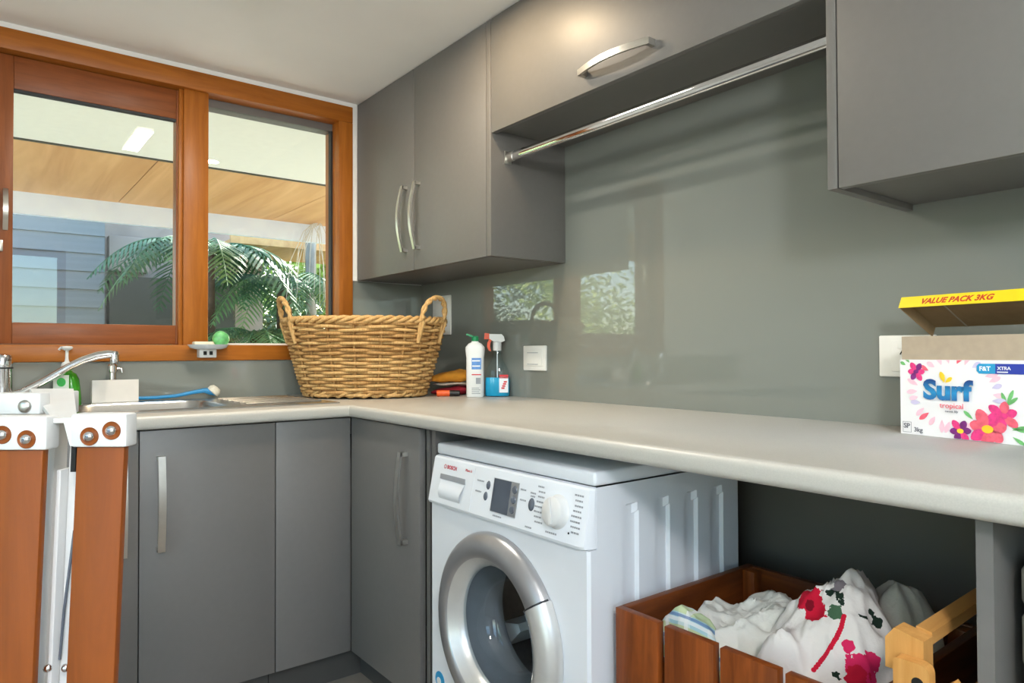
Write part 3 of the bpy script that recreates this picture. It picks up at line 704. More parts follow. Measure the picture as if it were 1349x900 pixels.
g = MB(); g.prism([a + f * .008 - xr * .050 + zz * .010, a + f * .008 - xr * .030 + zz * .010, a + f * .008 - xr * .030 + zz * .032, a + f * .008 - xr * .048 + zz * .034], -f * .016).build('nozzle', 'spray_orange', r)
MB().prism([a + f * .0065 - xr * q + zz * w_ for q, w_ in ((.018, .012), (.030, .012), (.038, -.004), (.039, -.018), (.032, -.034), (.024, -.036), (.028, -.018), (.026, -.004))], -f * .013).build('trigger', 'spray_orange', r)
# folded cloths
def fold(c, a, b, h, ang, seed, z0):
    mb = MB(); n = 40; rows = []
    for i in range(9):
        t = i / 8; w_ = math.sin(PI * (t * .92 + .06)) ** .35; ring = []
        for k in range(n):
            th = 2 * PI * k / n; q = 1 + .05 * math.sin(3 * th + seed + 4 * t) + .03 * math.sin(7 * th + seed * 2)
            cx_, sy_ = math.cos(th), math.sin(th)
            slope = .2 * h * (cx_ - .2) * (1 if t > .3 else t / .3)
            ring.append(Vector((a * w_ * q * math.copysign(abs(cx_) ** .7, cx_), b * w_ * q * math.copysign(abs(sy_) ** .7, sy_), h * t + max(-h * t * .7, slope) + .002 * math.sin(5 * th + seed))))
        rows.append(ring)
    vs_ = [p for q in rows for p in q]; fs = [[i * n + k, i * n + (k + 1) % n, (i + 1) * n + (k + 1) % n, (i + 1) * n + k] for i in range(8) for k in range(n)]
    fs += [list(range(n))[::-1], [8 * n + k for k in range(n)]]; mb.add(vs_, fs)
    zmin = min(p.z for p in mb.v)
    return mb.xf(Matrix.Translation(Vector((c.x, c.y, z0 - zmin))) @ Matrix.Rotation(ang, 4, 'Z'))
cc = Vector((.4345, -.1174, H))
fold(cc, .082, .05, .030, VA, 1.0, H + .0004).build('folded_cloth', 'cloth_red', smooth=80, label='dark red folded cloth at the bottom of the small stack', cat='cloth')
fold(cc + xr * .006, .078, .047, .009, VA, 2.2, H + .038).build('folded_cloth', 'cloth_white', smooth=80, label='thin cream folded cloth in the middle of the small stack', cat='cloth')
fold(cc - xr * .004, .088, .05, .044, VA + .05, 3.1, H + .050).build('folded_cloth', 'cloth_orange', smooth=80, label='orange folded cloth on top of the small stack', cat='cloth')
a = Vector((.5140, -.2165, H + .0125))
r = empty('marker', (a.x, a.y, H), 'fat marker with an orange cap lying before the folded cloths', 'marker')
b_ = (xr + INTO * .1).normalized()
MB().lathe([(0, 0), (.010, 0), (.012, .003), (.012, .050), (0, .050)], a - b_ * .02, axis=b_, n=18).build('cap', 'marker_orange', r, 40)
MB().lathe([(0, .050), (.0115, .050), (.0115, .088), (.009, .090), (0, .090)], a - b_ * .02, axis=b_, n=18).build('barrel', 'marker_black', r, 40)

# ------------------------------------------------------------------ things around the sink
# mixer tap: stout chrome body, swivel spout rising toward the bowl
r = empty('mixer_tap', (.095, -1.57, H), 'chrome mixer tap with a long rising spout over the sink', 'tap')
MB().lathe([(0, 0), (.032, 0), (.032, .008), (.027, .012), (.027, .125), (.0275, .128), (.0275, .158), (.024, .166), (.012, .170), (0, .171)], (.095, -1.57, H + .0004), n=32).build('body', 'chrome', r, 40)
MB().lathe([(.0276, .124), (.0282, .125), (.0282, .128), (.0276, .129)], (.095, -1.57, H), n=32).build('seam_ring', 'rubber', r, 40)
MB().tube([(.095, -1.57, H + .155), (.13, -1.60, H + .178), (.17, -1.64, H + .198)], [.010, .009, .007], 12).build('lever', 'chrome', r, 60)
sp = [(.10, -1.555, .958), (.105, -1.52, .967), (.115, -1.46, 1.003), (.13, -1.40, 1.044), (.14, -1.36, 1.067), (.15, -1.32, 1.082), (.156, -1.29, 1.087), (.16, -1.274, 1.086)]
MB().tube(sp, [.012, .0115, .0115, .0120, .0125, .0130, .0130, .0120], 16).build('spout', 'chrome', r, 60)
MB().lathe([(0, 0), (.0125, 0), (.0135, .004), (.0140, .030), (.011, .040), (0, .043)], (.16, -1.272, 1.056), n=20).build('outlet', 'chrome', r, 40)
# short chrome filter tap behind the sponge holder
r = empty('filter_tap', (.05, -1.262, H), 'short chrome tap post standing behind the white block', 'tap')
MB().lathe([(0, 0), (.02, 0), (.02, .005), (.012, .008), (.012, .105), (.0155, .108), (.0155, .128), (.010, .134), (0, .134)], (.05, -1.262, H + .0004), n=24).build('body', 'chrome', r, 40)
MB().tube([(.055, -1.25, H + .118), (.055, -1.236, H + .118), (.057, -1.233, H + .105)], [.005, .005, .004], 8).build('lever', 'chrome', r, 60)
# soap pump bottle
mat('soap_green', (70, 170, 40), .15, var=.15, scale=30, trans=.35); mat('label_pale', (220, 228, 214), .4); mat('label_green', (70, 185, 90), .4, var=.2, scale=60); mat('label_slate', (120, 150, 150), .4)
c = Vector((.075, -1.398, H + .0004))
r = empty('soap_bottle', c, 'green liquid soap bottle with a white pump beside the spout', 'bottle')
LA = VA
oval_stack([(.040, .024, 0), (.044, .027, .004), (.043, .027, .03), (.040, .026, .06), (.037, .025, .085), (.028, .021, .103), (.016, .015, .110), (.013, .013, .116)], c, LA, pw=.8).build('body', 'soap_green', r, 60)
def lab2(x0, x1, z0, z1, off, mt, nm): MB().prism([c + xr * x0 + zz * z0 + f * off, c + xr * x1 + zz * z0 + f * off, c + xr * x1 + zz * z1 + f * off, c + xr * x0 + zz * z1 + f * off], f * .001).build(nm, mt, r)
lab2(-.027, .024, .046, .100, .0262, 'label_pale', 'label_panel'); lab2(-.020, .020, .030, .047, .0274, 'label_slate', 'label_band')
MB().lathe([(0, .001), (.0145, .001), (.0145, 0)], c + zz * .077 + f * .0272, axis=f, n=22).build('label_roundel', 'label_green', r)
MB().lathe([(.013, .112), (.0165, .116), (.0165, .134), (.014, .140), (.007, .144), (.006, .150), (.005, .152), (.005, .182), (0, .182)], c, n=22).build('pump_collar', 'plastic_white', r, 40)
MB().lathe([(0, .196), (.014, .195), (.0175, .190), (.016, .186), (.006, .180), (0, .180)], c, n=22).build('pump_head', 'plastic_white', r, 40)
MB().tube([c + zz * .190, c + zz * .190 - xr * .020, c + zz * .183 - xr * .026], [.005, .0045, .004], 8).build('pump_nozzle', 'plastic_white', r, 60)
# white block (sponge holder) with a thin face plate
c0 = Vector((.085, -1.327, H + .0046)); u_ = Vector((-.015, 1, 0)).normalized(); n_ = Vector((u_.y, -u_.x, 0))
mat('block_white', (226, 220, 212), .5, var=.02)
r = empty('sponge_holder', (.09, -1.257, H), 'plain off-white rectangular sponge holder at the back of the sink', 'holder')
zb = H + .0046
MB().prism([c0, c0 + u_ * .140, c0 + u_ * .140 - n_ * .005, c0 - n_ * .005], (0, 0, .076)).build('front', 'block_white', r)
MB().prism([c0 - n_ * .005, c0 + u_ * .004 - n_ * .005, c0 + u_ * .004 - n_ * .024, c0 - n_ * .024], (0, 0, .072)).build('side', 'block_white', r)
MB().prism([c0 + u_ * .136 - n_ * .005, c0 + u_ * .140 - n_ * .005, c0 + u_ * .140 - n_ * .024, c0 + u_ * .136 - n_ * .024], (0, 0, .072)).build('side', 'block_white', r)
MB().prism([c0 + u_ * .004 - n_ * .005, c0 + u_ * .136 - n_ * .005, c0 + u_ * .136 - n_ * .024, c0 + u_ * .004 - n_ * .024], (0, 0, .06)).build('sponge', 'block_white', r)
# blue dish brush
mat('brush_blue', (40, 135, 190), .35); mat('bristle', (214, 210, 194), .8, var=.1, scale=200)
r = empty('dish_brush', (.06, -1.06, H), 'blue handled dish brush with pale bristles lying behind the sink', 'brush')
MB().tube([(.05, -1.20, H + .0125), (.05, -1.12, H + .0125), (.05, -1.06, H + .016), (.05, -1.00, H + .027), (.05, -.965, H + .032), (.052, -.94, H + .028), (.055, -.918, H + .018)], [.006, .0065, .0065, .007, .009, .014, .008], 10).build('brush_handle', 'brush_blue', r, 60)
MB().lathe([(0, .026), (.018, .024), (.027, .014), (.028, 0), (0, -.004)], (.05, -.935, H + .024), axis=(0.1, .55, .6), n=20, sy=.85).build('bristle_head', 'bristle', r, 60)
# soap dish stuck to the window frame
mat('soap_bar', (228, 220, 196), .45, var=.03); mat('scourer_green', (120, 205, 130), .3, var=.4, scale=45, trans=.2); mat('dish_clear', (225, 232, 238), .12, trans=.25)
r = empty('soap_dish', (.055, -.95, 1.065), 'clear white soap dish fixed on the window frame below the mullion', 'soap dish')
dd = Vector((.060, -.952, 1.103))
MB().lathe([(0, .004), (.028, .004), (.040, .010), (.046, .018), (.049, .018), (.043, .006), (.030, 0), (0, 0)], dd, n=30, sx=.9, sy=1.5, xdir=(1, 0, 0)).build('dish', 'dish_clear', r, 60)
part('bracket', (.0165, -.982, 1.072), (.058, -.922, 1.104), 'plastic_white', r, .003)
for y in (-.963, -.942): part('bracket_slot', (.0585, y - .006, 1.082), (.0588, y + .006, 1.096), 'dark_hole', r)
sb = MB().box((.036, -1.005, 1.1085), (.078, -.935, 1.132), .006, 3); sb.build('soap_bar', 'soap_bar', smooth=40, label='cream soap bar lying in the soap dish', cat='soap')
mb = MB(); bm = bmesh.new(); bmesh.ops.create_icosphere(bm, subdivisions=3, radius=.030)
for v in bm.verts: v.co *= 1 + .10 * noise.noise(v.co * 60); v.co.x *= .62
bmesh.ops.translate(bm, verts=bm.verts, vec=(.058, -.907, 1.143)); mb.bm(bm); mb.build('scourer', 'scourer_green', smooth=80, label='green scrubbing puff leaning on the soap in the dish', cat='scourer')

# ------------------------------------------------------------------ washing powder box
def powder_box():
    e = Vector((.221, -.038, 0)).normalized(); bk = Vector((-e.y, e.x, 0)); z = Vector((0, 0, 1)); fr = -bk
    O = Vector((2.155, -.143, H + .0004)); Wd, Dp, Ht = .232, .118, .151
    mat('carton_white', (238, 236, 238), .45, var=.01); mat('carton_brown', (150, 122, 88), .8, var=.06, scale=60); mat('carton_grey', (176, 160, 140), .8, var=.05, scale=60)
    mat('carton_yellow', (248, 214, 20), .45, var=.03); mat('ink_red', (196, 60, 30), .5); mat('ink_pink', (226, 60, 130), .5, var=.2, scale=120); mat('ink_coral', (240, 100, 120), .5, var=.2, scale=120)
    mat('ink_pale', (246, 198, 214), .5, var=.06, scale=120); mat('ink_lilac', (205, 196, 226), .5, var=.06, scale=120); mat('ink_purple', (120, 40, 120), .5, var=.25, scale=120); mat('ink_yellow', (250, 205, 50), .5, var=.1)
    mat('ink_green', (110, 180, 110), .5, var=.2, scale=120); mat('ink_navy', (44, 62, 160), .5, var=.05); mat('ink_cyan', (40, 150, 200), .5, var=.05); mat('ink_slate', (110, 110, 120), .5)
    mt, t, b = base('ink_blue')                          # printed blue lettering, pale at the foot and deep blue at the top
    tc = t.nodes.new('ShaderNodeTexCoord'); sp_ = t.nodes.new('ShaderNodeSeparateXYZ'); mr = t.nodes.new('ShaderNodeMapRange'); cr = t.nodes.new('ShaderNodeValToRGB')
    mr.inputs['From Min'].default_value = .066; mr.inputs['From Max'].default_value = .112
    t.links.new(tc.outputs['Object'], sp_.inputs[0]); t.links.new(sp_.outputs['Z'], mr.inputs['Value']); t.links.new(mr.outputs[0], cr.inputs[0]); t.links.new(cr.outputs[0], b.inputs['Base Color'])
    el = cr.color_ramp.elements; el[0].color = s2l((30, 64, 140)) + (1,); el[1].color = s2l((22, 60, 128)) + (1,); x_ = el.new(.45); x_.color = s2l((34, 140, 196)) + (1,)
    r = empty('powder_box', O, 'opened carton of washing powder with flower print and a yellow lid edge', 'box')
    def L(s, h, d=0.0): return O + e * s + z * h + bk * d
    def slab(s0, s1, h0, h1, d0, d1): return MB().prism([L(s0, h0, d0), L(s1, h0, d0), L(s1, h0, d1), L(s0, h0, d1)], z * (h1 - h0))
    bd = MB(); t_ = .002
    for a in ((0, Wd, 0, Ht, 0, t_), (0, Wd, 0, Ht, Dp - t_, Dp), (0, t_, 0, Ht, t_, Dp - t_), (Wd - t_, Wd, 0, Ht, t_, Dp - t_), (t_, Wd - t_, 0, t_, t_, Dp - t_)):
        q = slab(*a); bd.add(q.v, q.f)
    bd = bd.build('carton', 'carton_white', r)
    cl = MB()
    i = .0025
    for a in ((i, Wd - i, .004, Ht + .047, i, i + t_), (i, Wd - i, .004, Ht + .047, Dp - i - t_, Dp - i), (i, i + t_, .004, Ht + .047, i + t_, Dp - i - t_), (Wd - i - t_, Wd - i, .004, Ht + .047, i + t_, Dp - i - t_)):
        q = slab(*a); cl.add(q.v, q.f)
    cl.build('inner_collar', 'carton_grey', r)
    # lid hinged at the back, tipped up toward the room
    a = math.radians(27); ld = (fr * math.cos(a) + z * math.sin(a)); ln = (z * math.cos(a) - fr * math.sin(a)); hg = L(0, Ht + .0485, Dp - .001)
    def Q(s, d, h): return hg + e * s + ld * d + ln * h
    def lid_slab(s0, s1, d0, d1, h0, h1): return MB().prism([Q(s0, d0, h0), Q(s1, d0, h0), Q(s1, d1, h0), Q(s0, d1, h0)], ln * (h1 - h0))
    DL_ = .128
    lid = lid_slab(-.003, Wd + .003, 0, DL_, .022, .0238).build('lid', 'carton_brown', r)
    lid_slab(-.003, -.001, 0, DL_, 0, .022).build('lid_side', 'carton_brown', lid); lid_slab(Wd + .001, Wd + .003, 0, DL_, 0, .022).build('lid_side', 'carton_brown', lid)
    fl = fr * .9 + z * .12; fl.normalize()
    lid_slab(-.001, Wd + .001, DL_ - .0015, DL_, 0, .022).build('lid_lining', 'carton_brown', lid)
    sk_ = lid_slab(-.003, Wd + .003, DL_, DL_ + .0012, -.001, .0238).build('lid_front', 'carton_yellow', lid)
    lid_slab(.062, .065, .0, DL_ - .002, .0208, .0219).build('lid_crease', 'carton_grey', lid)
    tx = text_mb('VALUE PACK 3KG', .0165, Q(.040, DL_ + .0013, .0055), e, ln, shear=.25, bold=.0006, sx=1.02); tx.build('lid_lettering', 'ink_red', sk_)
    # print on the front
    def at(s, h, o_=.0004): return L(s, h) + fr * o_
    def flat(pts, o_, mt_, nm):
        pts = [(min(max(s, .001), Wd - .001), min(max(h, .001), Ht - .0005)) for s, h in pts]
        return MB().prism([at(s, h, o_) for s, h in pts], fr * .0003).build(nm, mt_, bd)
    def petal(s, h, ang, ln_, wd, o_, mt_, nm='petal_print', w0=.25):
        pts = []
        for k in range(14):
            th = 2 * PI * k / 14; x = (1 - math.cos(th)) / 2 * ln_; y = math.sin(th) * wd / 2 * (w0 + (1 - w0) * math.sin(PI * min(1, x / ln_ * .75)))
            pts.append((s + x * math.cos(ang) - y * math.sin(ang), h + x * math.sin(ang) + y * math.cos(ang)))
        return flat(pts, o_, mt_, nm)
    rnd = random.Random(7)
    for k in range(30):                                   # wreath of pale petals round the lettering
        a_ = 2 * PI * k / 30; s = .105 + .070 * math.cos(a_); h = .088 + .056 * math.sin(a_)
        if h < .010: continue
        petal(s, h, a_ + .5 * rnd.uniform(-1, 1), .017 + .012 * rnd.random(), .010, .0003 + .00002 * k, ('ink_pale', 'ink_lilac', 'ink_pale', 'ink_coral')[k % 4 if k % 3 else 0])
    def flower(s, h, r_, np_, mts, o_, ctr='ink_yellow', a0=0.0, cr_=.28):
        for k in range(np_): petal(s, h, a0 + 2 * PI * k / np_, r_ * (.9 + .2 * ((k * 7) % 3) / 2), r_ * .62, o_ + .00012 * (k % 3), mts[k % len(mts)], 'flower_print')
        petal(s - r_ * cr_, h, 0, r_ * cr_ * 2, r_ * cr_ * 1.5, o_ + .0006, ctr, 'flower_heart', 1)
    for s, h, a_, l_ in ((.198, .070, 1.2, .030), (.198, .068, 1.9, .026), (.196, .068, .7, .026), (.205, .030, -.2, .028), (.206, .026, .3, .026), (.207, .014, -.6, .026), (.012, .140, 2.6, .012), (.020, .145, 2.2, .014), (.140, .040, 2.4, .022)):
        petal(s, h, a_, l_, .007, .0008, 'ink_green', 'leaf_print')
    flower(.034, .127, .019, 6, ('ink_pink', 'ink_purple', 'ink_pink'), .001, 'ink_purple')
    flower(.192, .050, .027, 6, ('ink_pink', 'ink_coral'), .0012, 'ink_pink', .4)
    flower(.166, .024, .036, 7, ('ink_coral', 'ink_pink', 'ink_coral'), .0018, 'ink_yellow', .2)
    flower(.118, .016, .022, 6, ('ink_purple', 'ink_purple', 'ink_pink'), .0018, 'ink_yellow', .1)
    text_mb('Surf', .0520, at(.049, .075, .0030), e, z, bold=.0022, sx=1.06).build('brand_lettering', 'ink_blue', bd)
    petal(.090, .107, 1.9, .022, .010, .0030, 'ink_yellow'); petal(.092, .107, .7, .016, .008, .0030, 'ink_yellow')
    text_mb('tropical', .0145, at(.080, .058, .0026), e, z).build('scent_lettering', 'ink_coral', bd); text_mb('sweet lily', .0065, at(.090, .050, .0026), e, z).build('scent_lettering', 'ink_slate', bd)
    flat([(.152, .126), (.180, .126), (.180, .1445), (.152, .1445), (.148, .140), (.148, .131)], .001, 'ink_cyan', 'tab_print'); flat([(.180, .126), (.231, .126), (.231, .1445), (.180, .1445)], .001, 'ink_navy', 'tab_print')
    text_mb('F&T', .0115, at(.1525, .1315, .0016), e, z, bold=.0003).build('tab_lettering', 'carton_white', bd)
    text_mb('XTRA', .0085, at(.1835, .1335, .0016), e, z, bold=.0002).build('tab_lettering', 'carton_white', bd)
    flat([(.183, .1285), (.201, .1285), (.201, .1305), (.183, .1305)], .0016, 'carton_white', 'tab_rule')
    for (s0, s1, h0, h1) in ((.005, .0225, .004, .0046), (.005, .0225, .0245, .0251), (.005, .0056, .004, .025), (.0219, .0225, .004, .025)): flat([(s0, h0), (s1, h0), (s1, h1), (s0, h1)], .0006, 'ink_slate', 'mark_frame')
    text_mb('SP', .0135, at(.0065, .0125, .0006), e, z, bold=.0003).build('mark_lettering', 'ink_slate', bd); text_mb('3kg', .0125, at(.0275, .0065, .0006), e, z, bold=.0002).build('weight_lettering', 'ink_slate', bd)
powder_box()

# ------------------------------------------------------------------ wooden crate with laundry
def crate():
    X0, X1, Y0, Y1, ZT = 1.815, 2.312, -.629, -.172, .578
    r = empty('laundry_crate', ((X0 + X1) / 2, (Y0 + Y1) / 2, 0), 'open reddish-brown slatted wooden crate filled with linen', 'crate')
    for x0, x1 in ((1.815, 1.922), (1.938, 2.046), (2.059, 2.167), (2.180, 2.296)):
        part('front_slat', (x0, Y0, .012), (x1, Y0 + .018, ZT), 'wood_crate_z', r, .0015)
    for z0, z1 in ((.03, .09), (.43, .50)): part('front_rail', (X0 + .02, Y0 + .019, z0), (X1 - .02, Y0 + .037, z1), 'wood_crate_x', r, .001)
    for x0 in (X0, X1 - .017):
        for z0, z1 in ((.012, .195), (.203, .386), (.394, ZT)): part('side_board', (x0, Y0 + .0185, z0), (x0 + .017, Y1, z1), 'wood_crate_y', r, .0015)
    for z0, z1 in ((.012, .195), (.203, .386), (.394, ZT)): part('back_board', (X0 + .0175, Y1 - .017, z0), (X1 - .0175, Y1, z1), 'wood_crate_x', r, .0015)
    for x0 in (X0 + .018, X1 - .048): part('corner_post', (x0, Y1 - .048, .012), (x0 + .03, Y1 - .018, ZT - .002), 'wood_crate_z', r, .001)
    for k in range(5): x = X0 + .02 + k * .093; part('floor_board', (x, Y0 + .04, 0), (x + .085, Y1 - .018, .012), 'wood_crate_y', r)
crate()
def cloth_mat(name, rgb, spots=(), plaid=False):
    """woven cloth; spots = printed motifs [(centre, radius, colour, roughness of outline)] in object space"""
    mt, t, b = base(name); b.inputs['Roughness'].default_value = .9; b.inputs['Specular IOR Level'].default_value = .2
    tc = t.nodes.new('ShaderNodeTexCoord'); col = t.nodes.new('ShaderNodeRGB'); col.outputs[0].default_value = s2l(rgb) + (1,); cur = col.outputs[0]
    nz = t.nodes.new('ShaderNodeTexNoise'); nz.inputs['Scale'].default_value = 75; nz.inputs['Detail'].default_value = 3; t.links.new(tc.outputs['Object'], nz.inputs['Vector'])
    def mixc(fac, c):
        nonlocal cur
        m_ = t.nodes.new('ShaderNodeMix'); m_.data_type = 'RGBA'; t.links.new(fac, m_.inputs[0]); t.links.new(cur, m_.inputs[6])
        m_.inputs[7].default_value = s2l(c) + (1,); cur = m_.outputs[2]
    def math_(op, a, b_):
        n_ = t.nodes.new('ShaderNodeMath'); n_.operation = op
        for i, q in enumerate((a, b_)):
            if isinstance(q, (int, float)): n_.inputs[i].default_value = q
            else: t.links.new(q, n_.inputs[i])
        return n_.outputs[0]
    if plaid:
        sp_ = t.nodes.new('ShaderNodeSeparateXYZ'); t.links.new(tc.outputs['Object'], sp_.inputs[0])
        u = math_('ADD', sp_.outputs[0], math_('MULTIPLY', sp_.outputs[2], .5)); v = math_('ADD', math_('MULTIPLY', sp_.outputs[2], 1.0), math_('MULTIPLY', sp_.outputs[1], .8))
        for q, fr_, ph, thr, c in ((u, 110, 0, .1, (150, 196, 206)), (v, 120, 1, .2, (196, 206, 140)), (u, 110, 2.4, .88, (240, 242, 238)), (v, 120, 3.2, .90, (90, 120, 170)), (v, 120, 4.4, .85, (240, 242, 238))):
            mixc(math_('MULTIPLY', math_('GREATER_THAN', math_('SINE', math_('ADD', math_('MULTIPLY', q, fr_), ph), 0), thr), .75), c)
    for (p, rad, c, rg) in spots:
        vm = t.nodes.new('ShaderNodeVectorMath'); vm.operation = 'DISTANCE'; t.links.new(tc.outputs['Object'], vm.inputs[0]); vm.inputs[1].default_value = p
        dd_ = math_('ADD', vm.outputs['Value'], math_('MULTIPLY', math_('SUBTRACT', nz.outputs['Fac'], .5), rg))
        mixc(math_('LESS_THAN', dd_, rad), c)
    t.links.new(cur, b.inputs['Base Color'])
    n2 = t.nodes.new('ShaderNodeTexNoise'); n2.inputs['Scale'].default_value = 30; n2.inputs['Detail'].default_value = 4; t.links.new(tc.outputs['Object'], n2.inputs['Vector'])
    bp = t.nodes.new('ShaderNodeBump'); bp.inputs['Strength'].default_value = .35; bp.inputs['Distance'].default_value = .01; t.links.new(n2.outputs['Fac'], bp.inputs['Height']); t.links.new(bp.outputs[0], b.inputs['Normal'])
def heap(c, rx, ry, z0, top, seed, peaks, mt_, label, cat='cloth', fold_=.035, pw=3.6, clampx=(1.835, 2.293), clampy=(-.588, -.222)):
    """crumpled cloth: polar grid over a mound, creased by ridged noise"""
    nr_, na = 30, 84; mb = MB(); vs_ = [];
    for i in range(nr_ + 1):
        q = i / nr_
        for k in range(na):
            th = 2 * PI * k / na; w_ = 1 + .10 * math.sin(3 * th + seed) + .06 * math.sin(5 * th + 2 * seed)
            x = c[0] + rx * q * w_ * math.cos(th); y = c[1] + ry * q * w_ * math.sin(th)
            fall = 1 - q ** pw
            z = z0 + (top - z0) * fall
            for (px, py, pr_, ph) in peaks: z += ph * math.exp(-((x - px) ** 2 + (y - py) ** 2) / pr_ ** 2) * fall
            p = Vector((x * 9 + seed * 3, y * 9, seed)); rid = abs(noise.noise(p)) + .5 * abs(noise.noise(p * 2.3 + Vector((5, 1, 2))))+ .25 * abs(noise.noise(p * 5))
            z += fold_ * (.42 - rid) * 1.6 * min(1, fall * 1.6)
            x += .012 * noise.noise(p * 2.1) * q; y += .012 * noise.noise(p * 2.1 + Vector((9, 9, 9))) * q
            x = min(max(x, clampx[0]), clampx[1]); y = min(max(y, clampy[0]), clampy[1])
            vs_.append((x, y, z))
    fs = [[i * na + k, i * na + (k + 1) % na, (i + 1) * na + (k + 1) % na, (i + 1) * na + k] for i in range(nr_) for k in range(na)]
    fs.append([nr_ * na + k for k in range(na)][::-1]); mb.add(vs_, fs)
    return mb.build(mt_.replace('fabric_', '') + '_cloth', mt_, smooth=75, label=label, cat=cat)
cloth_mat('fabric_white', (226, 224, 214)); cloth_mat('fabric_plaid', (206, 222, 220), plaid=True); cloth_mat('fabric_cream', (190, 184, 172))
red, dgr, grn, pk, gry = (196, 24, 52), (30, 46, 36), (70, 100, 74), (214, 40, 92), (120, 112, 116)
cloth_mat('fabric_floral', (224, 218, 212))
heap((2.215, -.30), .085, .080, .34, .63, 6.2, [(2.235, -.30, .05, .03)], 'fabric_cream', 'greyish cream cloth at the back right of the crate', pw=4.5)
heap((1.975, -.40), .15, .18, .34, .555, 2.4, [(2.02, -.34, .07, .045), (1.93, -.45, .05, .015), (2.03, -.52, .05, .01)], 'fabric_white', 'plain white crumpled sheet in the middle of the crate', pw=5, fold_=.04)
heap((1.920, -.530), .095, .062, .36, .565, 4.6, [(1.895, -.52, .03, .022)], 'fabric_plaid', 'blue and green checked cloth against the front slats of the crate', fold_=.016, pw=4)
flo = heap((2.150, -.42), .145, .175, .34, .605, 9.1, [(2.120, -.35, .10, .060), (2.20, -.40, .06, .03), (2.17, -.54, .06, -.03), (2.06, -.45, .05, -.03)], 'fabric_floral', 'white cloth printed with red flowers heaped in the crate', fold_=.05, pw=5)
# printed flowers: the motifs are placed on the cloth itself, in its own coordinates
spots = [((-.031, -.046, .300), .024, red, .03), ((-.010, -.052, .283), .021, red, .03), ((-.046, -.045, .308), .018, red, .03), ((-.024, -.050, .292), .009, (120, 10, 30), .022),
         ((-.030, -.010, .335), .012, grn, .03), ((.015, -.026, .332), .012, gry, .045), ((.027, -.042, .319), .010, dgr, .045), ((.027, -.057, .295), .013, grn, .018), ((.005, -.034, .315), .006, dgr, .03),
         ((.068, -.034, .291), .006, dgr, .045), ((.072, -.002, .274), .008, dgr, .045), ((.067, -.003, .289), .005, dgr, .045), ((.057, -.071, .249), .010, pk, .015),
         ((.086, -.088, .225), .028, pk, .03), ((.089, -.054, .229), .016, pk, .03), ((.081, -.096, .214), .018, red, .03), ((.052, -.108, .209), .004, dgr, .03)]
pipe = [(.0421, -.0549, .291), (.0412, -.063, .2745), (.037, -.0721, .2572), (.036, -.0865, .2471), (.0302, -.0936, .2335), (.023, -.1003, .2193), (.014, -.1131, .2017)]
for p, q in zip(pipe, pipe[1:]):                        # red piping running down the cloth
    for k in range(4): spots.append((tuple(Vector(p).lerp(Vector(q), k / 4)), .0042, red, .001))
cloth_mat('fabric_floral_print', (224, 218, 212), spots); flo.data.materials[0] = MATS['fabric_floral_print']

# ------------------------------------------------------------------ folded pine rack beside the crate
def pine():
    r = empty('pine_rack', (2.38, -.55, 0), 'folded pale pine clothes rack standing between crate and support panel', 'rack')
    def leg(x0, y0, w_, th, top, mt_='wood_pine'):
        o = []; 
        for k in range(7): a = PI / 2 * k / 6; o.append((x0 + w_ - .012 + .012 * math.cos(a), y0, top - .012 + .012 * math.sin(a)))
        for k in range(7): a = PI / 2 + PI / 2 * k / 6; o.append((x0 + .006 + .006 * math.cos(a), y0, top - .006 + .006 * math.sin(a)))
        o += [(x0, y0, 0), (x0 + w_, y0, 0)]
        return MB().prism(o, (0, th, 0))
    lg = leg(2.368, -.686, .044, .018, .685).build('leg', 'wood_pine', r)
    MB().lathe([(0, .0006), (.0075, .0006), (.0075, 0)], (2.398, -.686, .660), axis=(0, -1, 0), n=18).build('pivot_hole', 'dark_hole', lg)
    MB().prism([(2.350, -.667, .660), (2.398, -.667, .660), (2.398, -.667, .708), (2.362, -.667, .716), (2.350, -.667, .700)], (0, .030, 0)).build('joint_block', 'wood_pine', r)
    MB().prism([(2.377, -.636, .699), (2.397, -.636, .696), (2.397, -.636, .712), (2.377, -.636, .715)], (0, .47, .012)).build('side_rail', 'wood_pine_y', r)
    MB().prism([(2.418, -.668, .0), (2.446, -.668, .0), (2.446, -.668, .650), (2.432, -.668, .668), (2.418, -.668, .655)], (0, .018, 0)).build('leg', 'wood_pine', r)
    MB().prism([(2.41, -.62, .60), (2.43, -.62, .60), (2.43, -.62, .618), (2.41, -.62, .618)], (0, .44, .0)).build('side_rail', 'wood_pine_y', r)
    for y in (-.58, -.40, -.22): MB().tube([(2.372, y, .33), (2.446, y, .33)], .007, 10).build('dowel', 'wood_pine', r, 60)
    part('leg', (2.380, -.215, 0), (2.398, -.185, .70), 'wood_pine', r); part('leg', (2.420, -.215, 0), (2.438, -.185, .62), 'wood_pine', r)
    part('stretcher', (2.374, -.665, .31), (2.392, -.216, .335), 'wood_pine_y', r); part('stretcher', (2.424, -.648, .31), (2.442, -.216, .335), 'wood_pine_y', r)
pine()
